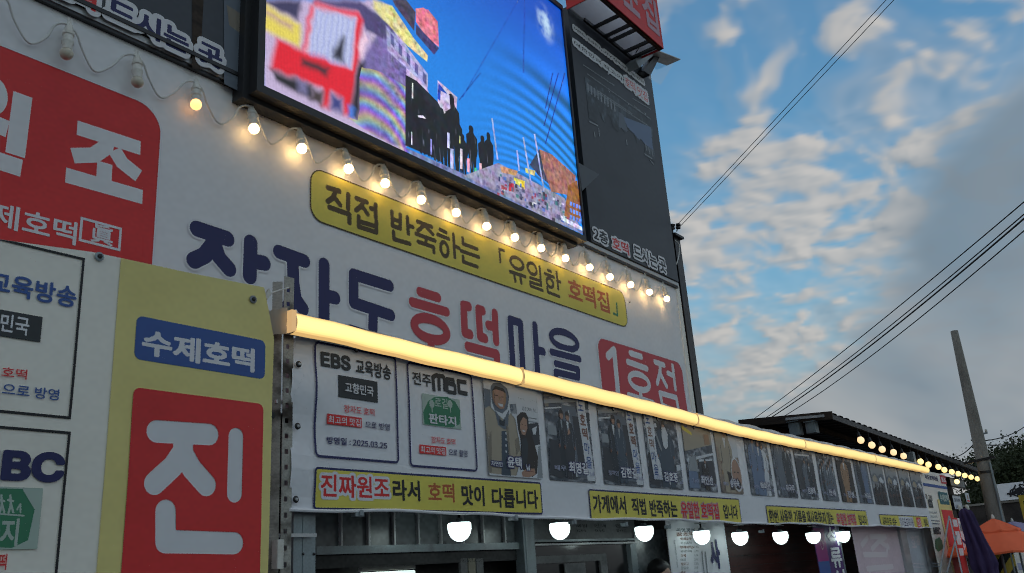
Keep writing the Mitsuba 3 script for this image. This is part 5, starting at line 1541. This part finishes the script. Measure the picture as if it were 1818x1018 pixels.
def parasol(apex, edge_z, R, label, m, X, tier=True, lean=(0.0, 0.0)):
    t = thing('open_parasol', label, 'parasol')
    n = 8
    c = np.array(apex)
    rot = 0.35
    zt, h = c[2], c[2] - edge_z

    def canopy(r0, r1, z0, z1, drop):
        V, Fc = [], []
        m_ = 7
        for j in range(m_ + 1):
            f_ = j / m_
            for k in range(n * 4):
                th = rot + 2 * np.pi * k / (n * 4)
                sag = 1 - 0.045 * abs(math.sin(th * n / 2 - rot * n / 2)) * f_
                cut = math.cos(math.pi / n) / math.cos(((th - rot) % (2 * math.pi / n)) - math.pi / n)
                r = (r0 + (r1 - r0) * f_) * (cut if f_ > 0 else 1)
                V.append((c[0] + r * math.cos(th), c[1] + r * math.sin(th), z0 + (z1 - z0) * (f_ ** 1.12) - (1 - sag) * 0.6))
        for k in range(n * 4):
            V.append((V[m_ * n * 4 + k][0], V[m_ * n * 4 + k][1], V[m_ * n * 4 + k][2] - drop))
        for j in range(m_ + 1):
            for k in range(n * 4):
                p, q = j * n * 4 + k, j * n * 4 + (k + 1) % (n * 4)
                Fc += [[p, p + n * 4, q + n * 4], [p, q + n * 4, q]]
        return trimesh.Trimesh(np.array(V), Fc, process=False)
    obj('canopy', canopy(R * .28 if tier else 0.01, R, zt - h * (.36 if tier else 0), edge_z, .03), m, t, 30)
    if tier:
        obj('vent_cap', canopy(.01, R * .40, zt, zt - h * .36, .035), m, t, 30)
    for k in range(n):
        th = rot + 2 * np.pi * k / n
        d = np.array([math.cos(th), math.sin(th), 0])
        obj('rib', tube([c + d * .03 - [0, 0, h * .40], c + d * R * .985 - [0, 0, h * 1.02]], .008, 6), 'steel_grey', t)
    obj('pole', tube([[c[0], c[1], 0], [c[0], c[1], zt + .01]], .02, 10), 'steel_grey', t)
    obj('finial', lathe([(-.01, .02), (.01, .03), (.05, .018), (.07, .003)], c, c + [0, 0, 1.0], 10), 'white_plastic', t, True)
    obj('base', lathe([(0, .02), (0, .28), (.07, .26), (.09, .05)], [c[0], c[1], 0], [c[0], c[1], 1.0], 18), 'concrete', t)


ap = at_x(1763, 921, 16.5)
parasol(ap, ap[2] - 0.50, 0.92, 'open orange two tier parasol right of the folded purple one', 'parasol_orange', 16.5)
ap = at_x(1797, 926, 21.0)
parasol(ap, ap[2] - 0.36, 1.2, 'open lilac parasol behind the orange one at the right edge', 'parasol_lilac', 21.0, tier=False)

# ------------------------------------------------------------------ the roofed house beyond
ho = thing('roofed_house', 'low dark house with a corrugated metal roof behind the far end of the banner', 'house')
E0, E1 = at_y(1475, 733, 3.8), at_y(1745, 833.5, 3.8)
G1 = at_x(1312, 748, E0[0])
slope = (G1[2] - E0[2]) / (G1[1] - E0[1])
pitch = 0.28
zx = lambda x: E0[2] + (E1[2] - E0[2]) * (x - E0[0]) / (E1[0] - E0[0])
yb = G1[1]
V, Fc = [], []
xs = []
x = E0[0]
while x < E1[0]:
    xs += [(x, 0), (x + .09, 0), (x + .12, .055), (x + .25, .055)]
    x += pitch
for x, dz in xs:
    for y in (E0[1], yb):
        V.append((x, y, zx(x) + dz - 0.045 + (y - E0[1]) * slope))
for j in range(len(xs) - 1):
    p = j * 2
    Fc += [[p, p + 2, p + 3], [p, p + 3, p + 1]]
rf = obj('roof', trimesh.Trimesh(np.array(V), Fc, process=False), 'roof_metal', ho)
obj('fascia', bar(E0 + [0, 0, -.06], E1 + [0, 0, -.06], .03, .07), 'roof_metal', rf)
obj('barge_board', bar(E0 + [-.02, -.02, -.04], np.array([E0[0] - .02, yb, G1[2] - .04]), .03, .11), 'wood_dark', rf)
tr0, tr1 = at_x(1395, 744.5, E0[0] - .08), at_x(1463, 738.5, E0[0] - .08)
obj('trim_strip', bar(tr0, tr1, .03, .035), 'alu', rf)
for k in range(9):
    y = E0[1] + .5 + k * .55
    if y < yb - .1:
        dz = (y - E0[1]) * slope - 0.09
        obj('purlin', bar([E0[0] + .02, y, E0[2] + dz], [E1[0], y, E1[2] + dz], .05, .07), 'wood_dark', rf)
YH = 4.5
obj('end_wall', bx(E0[0] + .25, E0[0] + .33, YH, yb, 0, E0[2] - .16), 'wood_dark', ho)
wz = E1[2] - .10
for k in range(13):
    xa = E0[0] + .33 + k * (E1[0] - E0[0] - .4) / 13
    obj('wall_board', bx(xa, xa + (E1[0] - E0[0] - .4) / 13 - .012, YH, YH + .04, 0, wz), 'wood_dark', ho)
obj('far_wall', bx(E1[0] - .07, E1[0] + .01, YH + .045, yb, 0, wz), 'wood_dark', ho)
obj('wall_lining', bx(E0[0] + .34, E1[0] - .08, YH + .045, YH + .08, 0, wz), 'stall_dark', ho)
for lab, q, q2 in (('white wall unit under the gable of the roofed house', (1402, 752), (1424, 772)), ('small pale camera housing right of the wall unit under the roof', (1432, 752), (1452, 768))):
    t = thing('security_camera', lab, 'camera')
    c, e = at_x(*q, E0[0] + .05), at_x(*q2, E0[0] + .05)
    m = (c + e) / 2
    hw, hh = abs(c[1] - e[1]) / 2, abs(c[2] - e[2]) / 2
    bod = trimesh.creation.box((.14, hw * 2, hh * 2)); bod.apply_translation(m)
    obj('housing', bod, 'steel_grey', t)
    hood = trimesh.creation.box((.18, hw * 2 + .02, .012)); hood.apply_translation(m + [-.02, 0, hh + .007])
    obj('hood', hood, 'steel_grey', t)
    obj('mount', tube([m + [.05, 0, hh], m + [.1, .02, hh + .10]], .018, 8), 'steel_grey', t)

BR2 = [(165, 212), (232, 242), (295, 268), (364, 286), (425, 308), (528, 342), (576, 360), (636, 374), (672, 392), (717, 404), (757, 415), (796, 426), (834, 436), (872, 446), (905, 450)]
for i, q in enumerate(BR2):
    px = zoomed(1480, 720, 3.417)(q)[0]
    g = at_y(*px, E0[1] - .03)
    g_top = np.array([g[0], g[1] + .02, g[2] + .115])
    t = thing('eave_bulb', f'{ORD[i]} from the left of the glowing globe bulbs hung along the metal roof eave', 'light bulb', 'globe bulbs along the roof eave')
    r = .052
    obj('socket', lathe([(-.01, .012), (0, .02), (.04, .024), (.075, .03)], g_top, g, 10), 'steel_black', t)
    obj('globe', lathe([(.06, .024)] + [(.115 + r * math.sin(a_), max(r * math.cos(a_), .001)) for a_ in np.linspace(-.9, 1.52, 10)], g_top, g, 16), 'bulb_lit', t, True, glow=np.array([1, .66, .34] if i < 5 else [1, .70, .24]) * (1.15 if i < 5 else 1.7) / E2, weight=.3)
    obj('hanger', tube([g_top + [0, 0, .005], [g_top[0], g_top[1], zx(g_top[0]) - .1]], .006, 6), 'cable_black', t)
for nm, q, lab in (('wall_bulb', (748, 463), 'single glowing bulb hanging below the row of eave bulbs'),):
    px = zoomed(1480, 720, 3.417)(q)[0]
    g = at_y(*px, E0[1] + .05)
    t = thing('eave_bulb', lab, 'light bulb')
    obj('globe', lathe([(.0, .02)] + [(.05 + .05 * math.sin(a_), max(.05 * math.cos(a_), .001)) for a_ in np.linspace(-.9, 1.52, 10)], g + [0, 0, .05], g, 14), 'bulb_lit', t, True, glow=np.array([1, .72, .30]) * 2.2 / E2, weight=.2)
    obj('socket', lathe([(-.06, .01), (-.05, .024), (.012, .026)], g + [0, 0, .05], g, 10), 'steel_black', t)
    obj('cord', tube([g + [0, 0, .10], [g[0], g[1], zx(g[0]) - .05]], .006, 6), 'cable_black', t)
fx = zoomed(1480, 720, 3.417)((470, 320))[0]
g = at_y(*fx, E0[1] + .05)
t = thing('outdoor_speaker', 'pale grey box speaker hanging among the eave bulbs', 'speaker')
obj('body', bx(g[0] - .07, g[0] + .07, g[1] - .06, g[1] + .06, g[2] - .13, g[2] + .10), 'steel_grey', t)
obj('bracket', bx(g[0] - .01, g[0] + .01, g[1] - .01, g[1] + .01, g[2] + .10, zx(g[0]) - .05), 'steel_black', t)
pw = thing('wall_poster', 'small poster with a person in red on the dark boarded wall', 'poster')
p, q = at_y(1713, 875, YH - .03), at_y(1723, 893, YH - .03)
obj('paper', bx(p[0], q[0], YH - .03, YH - .022, q[2], p[2]), 'photo_pale', pw)
s = Sheet(YH - .034)
s.add(Point((p[0] + q[0]) / 2, p[2] - .10).buffer(.055), 'photo_skin'); s.rect(p[0] + .06, q[0] - .06, q[2] + .02, p[2] - .17, 'print_red')
s.build(pw, 'print')
for lab, (a, b), Yb, m in (('grey sign box under the eave bulbs near the far end of the roof', ((1684, 850), (1712, 866)), 4.2, 'steel_grey'), ('white leaning notice board behind the wing banner', ((1688, 880), (1708, 905)), 3.9, 'photo_pale')):
    t = thing('sign_box', lab, 'sign')
    p, q = at_y(*a, Yb), at_y(*b, Yb)
    obj('face', bx(p[0], q[0], Yb - .02, Yb + .05, q[2], p[2]), m, t)
    obj('frame', cat(bx(p[0] - .02, p[0], Yb - .025, Yb + .06, q[2] - .02, p[2] + .02), bx(q[0], q[0] + .02, Yb - .025, Yb + .06, q[2] - .02, p[2] + .02), bx(p[0], q[0], Yb - .025, Yb + .06, p[2], p[2] + .02), bx(p[0], q[0], Yb - .025, Yb + .06, q[2] - .02, q[2])), 'steel_black', t)
    if m == 'photo_pale':
        s = Sheet(Yb - .024)
        for k in range(4):
            s.text_at('장자도호떡', p[0] + .1, q[0] - .1, p[2] - .12 - .13 * k, p[2] - .05 - .13 * k, 'photo_slate', .02)
        s.build(t, 'print', clip=sbox(p[0], q[2], q[0], p[2]))
        obj('leg', bx((p[0] + q[0]) / 2 - .02, (p[0] + q[0]) / 2 + .02, Yb, Yb + .03, 0, q[2] - .02), 'steel_black', t)

# ------------------------------------------------------------------ poles and wires
XP = 20.6
pt, pbm = at_x(1694, 588, XP), at_x(1790, 1018, XP)
d = (pbm - pt) / (pt[2] - pbm[2])
base = pt + d * pt[2]
up_ = thing('utility_pole', 'tall leaning concrete utility pole before the hill with a yellow and black striped foot', 'utility pole')
f_ = lambda zz: pt + d * (pt[2] - zz)
obj('shaft', tube([f_(zz) for zz in np.linspace(1.75, pt[2], 12)], np.linspace(.165, .075, 12), 18), 'concrete', up_, True)


def stripes(p, n, uv):
    t = (p.z * 2.2 + p.y * 2.6)
    f = t - dr.floor(t)
    g = 0.8 + 0.4 * mikit.fbm(p.x * 12, p.y * 12, p.z * 12, 3)
    return dr.select(f < 0.5, mi.Color3f(.5, .36, .05), mi.Color3f(.02, .02, .02)) * g


mat('stripe_paint', mikit.proc(stripes), .6, .3)
obj('striped_foot', tube([f_(zz) for zz in np.linspace(.3, 1.748, 5)], .172, 18), 'stripe_paint', up_, True)
obj('shaft', tube([f_(zz) for zz in (0, .298)], .17, 18), 'concrete', up_, True)
zc = at_x(1741, 772, XP)[2]
c = f_(zc)
obj('cross_arm', bar(c + [0, .05, .0], c + [0, -.20, .02], .035, .035), 'steel_grey', up_)
obj('cross_arm', bar(f_(zc - .55) + [-.12, .35, 0], f_(zc - .55) + [-.12, -.25, .06], .05, .05), 'steel_black', up_)
for dy in (-.18,):
    obj('insulator', lathe([(0, .012), (.015, .028), (.035, .02), (.05, .028), (.07, .012)], c + [0, dy, .03], c + [0, dy, 1.0], 10), 'white_plastic', up_, True)
obj('conduit', tube([f_(zz) + np.array([-.10, -.13, 0]) for zz in (0.1, 2.0, 3.2)], .022, 8), 'steel_grey', up_, True)
obj('band', tube([f_(3.0), f_(3.05)], .155, 16), 'steel_black', up_)


def wire(label, a, b, sag, r=.012, group=None):
    t = thing('power_line', label, 'wire', group)
    a, b = np.asarray(a, float), np.asarray(b, float)
    P = [a + (b - a) * k + np.array([0, 0, -4 * sag * k * (1 - k)]) for k in np.linspace(0, 1, 26)]
    obj('strand', tube(P, r, 6), 'cable_black', t, True)


ins = at_y(1196, 404, F - .02)
io = thing('wire_insulator', 'black insulator with clamps on top of the dark corner post', 'insulator')
obj('bracket', bx(pole_x - .012, pole_x + .012, F + .02, F + .05, pole_b[2] + .03, ins[2] + .03), 'steel_black', io)
for q in ((1194, 403), (1204, 402)):
    c = at_y(*q, F - .02)
    obj('knob', lathe([(-.035, .008), (-.03, .03), (-.008, .03), (0, .015), (.008, .03), (.03, .03), (.035, .008)], c, c + [0, -.2, 1.0], 10), 'steel_black', io)
    obj('pin', tube([c + [0, .03, -.06], c], .008, 6), 'steel_black', io)
for q0, q1, k in (((1200, 402), (1592, -20), 'upper'), ((1206, 404), (1606, -20), 'lower')):
    a, b = at_y(*q0, F - .02), EYE + ray(*q1) / np.linalg.norm(ray(*q1)) * 9.5
    b2 = a + (b - a) * 2.2
    wire(f'{k} of the two thin cables rising from the corner post insulator', a, b2, .0, .0038)
WR = [((1335, 738), (1818, 341), .10), ((1345, 738), (1818, 352), .16), ((1352, 738), (1818, 358), .17), ((1366, 738), (1818, 374), .20)]
for k, (q0, q1, sg_) in enumerate(WR):
    a, b = EYE + ray(*q0) / np.linalg.norm(ray(*q0)) * 26, EYE + ray(*q1) / np.linalg.norm(ray(*q1)) * 14
    a2 = a + (a - b) * .3
    b2 = b + (b - a) * .3
    wire(f'{["topmost", "second", "third", "lowest"][k]} of the four dark cables slanting across the grey sky', a2, b2, sg_ * 2.0, .009 if k != 2 else .013)
for k, (q0, q1) in enumerate((((1746, 783), (1830, 748)), ((1746, 790), (1830, 772)), ((1742, 772), (1690, 812)))):
    a, b = at_x(*q0, XP), EYE + ray(*q1) / np.linalg.norm(ray(*q1)) * 34
    wire(['upper thin wire running right from the utility pole', 'lower thin wire running right from the utility pole', 'thin wire running left from the utility pole over the roof'][k], a, b, .12, .013)

# ------------------------------------------------------------------ dark brick building, signs and the wooded hill behind
bb = thing('brick_building', 'low dark brick building behind the utility pole at the right edge', 'building')
XB = 31.0
top_z = at_x(1790, 893, XB)[2]
ya, yb2 = at_x(1752, 900, XB)[1], at_x(1830, 900, XB)[1] - 2.5
obj('wall', bx(XB, XB + 6, yb2, ya + 3.0, 0, top_z), 'brick_dark', bb)
obj('coping', bx(XB - .06, XB + 6.06, yb2 - .05, ya + 3.05, top_z, top_z + .06), 'concrete', bb)
fb = thing('calligraphy_banner', 'white banner with black brush drawing on top of the brick building', 'banner')
zt2 = at_x(1790, 858, XB - .2)[2]
obj('sheet', bx(XB - .2, XB - .19, yb2, ya - .2, top_z + .07, zt2), 'sign_white', fb)
for y in (ya - .25, (ya + yb2) / 2, yb2 + .05):
    obj('stake', bx(XB - .18, XB - .14, y - .02, y + .02, top_z + .062, zt2 + .03), 'steel_grey', fb)
Rr = random.Random(9)
ink = []
for k in range(16):
    y0 = at_x(1789 + k * 2.1, 870, XB)[1]
    zz = top_z + .15 + Rr.random() * (zt2 - top_z - .4)
    pts = [(XB - .206, y0, zz), (XB - .206, y0 - Rr.uniform(-.1, .25), zz + Rr.uniform(.0, .25)), (XB - .206, y0 - Rr.uniform(.0, .35), zz + Rr.uniform(-.1, .35))]
    obj('brush_stroke', tube(spline(pts, 4), .022, 5), 'print_black', fb)
ys = thing('yellow_sign', 'yellow shop sign cut by the right edge of the frame', 'sign')
XY = 24.0
p, q = at_x(1807, 880, XY), at_x(1845, 922, XY)
obj('panel', bx(XY, XY + .08, q[1], p[1], q[2], p[2]), 'paint_yellow', ys)
obj('post', bx(XY + .02, XY + .07, (p[1] + q[1]) / 2 - .03, (p[1] + q[1]) / 2 + .03, 0, q[2]), 'steel_grey', ys)
for v0, v1, w in ((.62, .76, .8), (.40, .54, .6), (.18, .30, .7)):
    obj('mark', bx(XY - .004, XY - .001, p[1] - .08 - (p[1] - q[1]) * w * .8, p[1] - .08, q[2] + (p[2] - q[2]) * v0, q[2] + (p[2] - q[2]) * v1), 'print_black', ys)
cb = thing('parked_container', 'pale cream shop wall with posters below the orange parasol', 'shop')
XC = 27.0
p, q = at_x(1735, 945, XC), at_x(1850, 1018, XC)
obj('wall', bx(XC, XC + 3, q[1] - 1.0, p[1], 0, at_x(1780, 962, XC)[2]), 'vinyl_cream', cb)
for a, b, m in (((1758, 980), (1770, 988), 'print_rose'), ((1806, 1000), (1816, 1012), 'print_lilac'), ((1752, 968), (1772, 978), 'print_white')):
    p, q = at_x(*a, XC), at_x(*b, XC)
    obj('poster', bx(XC - .015, XC - .003, q[1], p[1], q[2], p[2]), m, cb)

n = 60
gxs, gys = np.linspace(38, 150, n), np.linspace(-60, 60, n)
V = np.array([(x, y, -0.5 + 11 * math.exp(-((x - 95) / 30) ** 2 - ((y + 2) / 26) ** 2) + 1.2 * meshkit.noise(np.array([x * .12, y * .12, 0.0]))) for x in gxs for y in gys])
Fc = []
for i in range(n - 1):
    for j in range(n - 1):
        p = i * n + j
        Fc += [[p, p + n, p + n + 1], [p, p + n + 1, p + 1]]
struct('hill', trimesh.Trimesh(V, Fc, process=False), 'hill_ground', True)


def tree(x, y, zg, h, w, label, dens=1.0, seed=0, bare=False):
    R = np.random.default_rng(seed)
    t = thing('hill_tree', label, 'tree', 'trees on the hill')
    c = np.array([x, y, zg])
    bend_ = R.normal(0, .15, 2)
    trunk = [c + [bend_[0] * k * k, bend_[1] * k * k, h * .75 * k] for k in np.linspace(0, 1, 6)]
    parts_ = [tube(trunk, np.linspace(.10, .03, 6) * h / 4, 7)]
    tips = []
    for k in range(9):
        s0 = trunk[2 + k % 4]
        th = R.uniform(0, 6.28)
        e = s0 + np.array([math.cos(th) * w * .5 * R.uniform(.5, 1), math.sin(th) * w * .5 * R.uniform(.5, 1), h * R.uniform(.08, .3)])
        parts_.append(tube(spline([s0, (s0 + e) / 2 + [0, 0, h * .05], e], 3), np.linspace(.035, .012, 7) * h / 4, 5))
        tips.append(e)
    obj('trunk', cat(*parts_), 'bark', t, True)
    N = int((420 if bare else 4200) * dens)
    blobs = np.vstack([tips, [c + [0, 0, h * .85]], [c + [R.normal(0, w * .2), R.normal(0, w * .2), h * R.uniform(.5, .9)] for _ in range(6)]])
    P = blobs[R.integers(0, len(blobs), N)] + R.normal(0, 1, (N, 3)) * np.array([w * .13, w * .13, h * .075])
    nn = R.normal(0, 1, (N, 3)); nn /= np.linalg.norm(nn, axis=1, keepdims=True)
    uu = np.cross(nn, R.normal(0, 1, (N, 3))); uu /= np.linalg.norm(uu, axis=1, keepdims=True)
    vv = np.cross(nn, uu)
    sz = (.085 * R.uniform(.6, 1.3, N))[:, None]
    V = np.stack([P - uu * sz, P + vv * sz * .6, P + uu * sz, P - vv * sz * .6], 1).reshape(-1, 3)
    i4 = np.arange(N)[:, None] * 4
    obj('crown', trimesh.Trimesh(V, np.vstack([i4 + [0, 1, 2], i4 + [0, 2, 3]]), process=False), 'leaf_dark', t)


TR = sorted([(1818, 792, 52, 3.2), (1804, 800, 50, 3.0), (1790, 806, 55, 3.2), (1779, 815, 49, 2.6), (1768, 818, 56, 3.0), (1832, 786, 54, 3.4), (1810, 815, 46, 2.6), (1794, 825, 47, 2.8), (1776, 834, 45, 2.4), (1826, 812, 45, 2.8), (1846, 800, 48, 3.2), (1764, 838, 48, 2.4), (1757, 830, 58, 2.6)])
NTH = ORD[:13]
for k, (px, py, X, w) in enumerate(TR):
    top_ = at_x(px, py, X)
    h = 4.2 if X > 48 else 3.2
    tree(X, top_[1], top_[2] - h, h, w, f'dark leafy hill tree right of the utility pole, {NTH[k]} from the left', 1.0, 100 + k)
for k, (px, py, X) in enumerate(((1716, 806, 60), (1703, 815, 62), (1730, 812, 61))):
    top_ = at_x(px, py, X)
    tree(X, top_[1], top_[2] - 3.6, 3.6, 2.6, f'{["middle", "left", "right"][k]} one of three nearly bare trees over the metal roof left of the utility pole', .7, 300 + k, True)
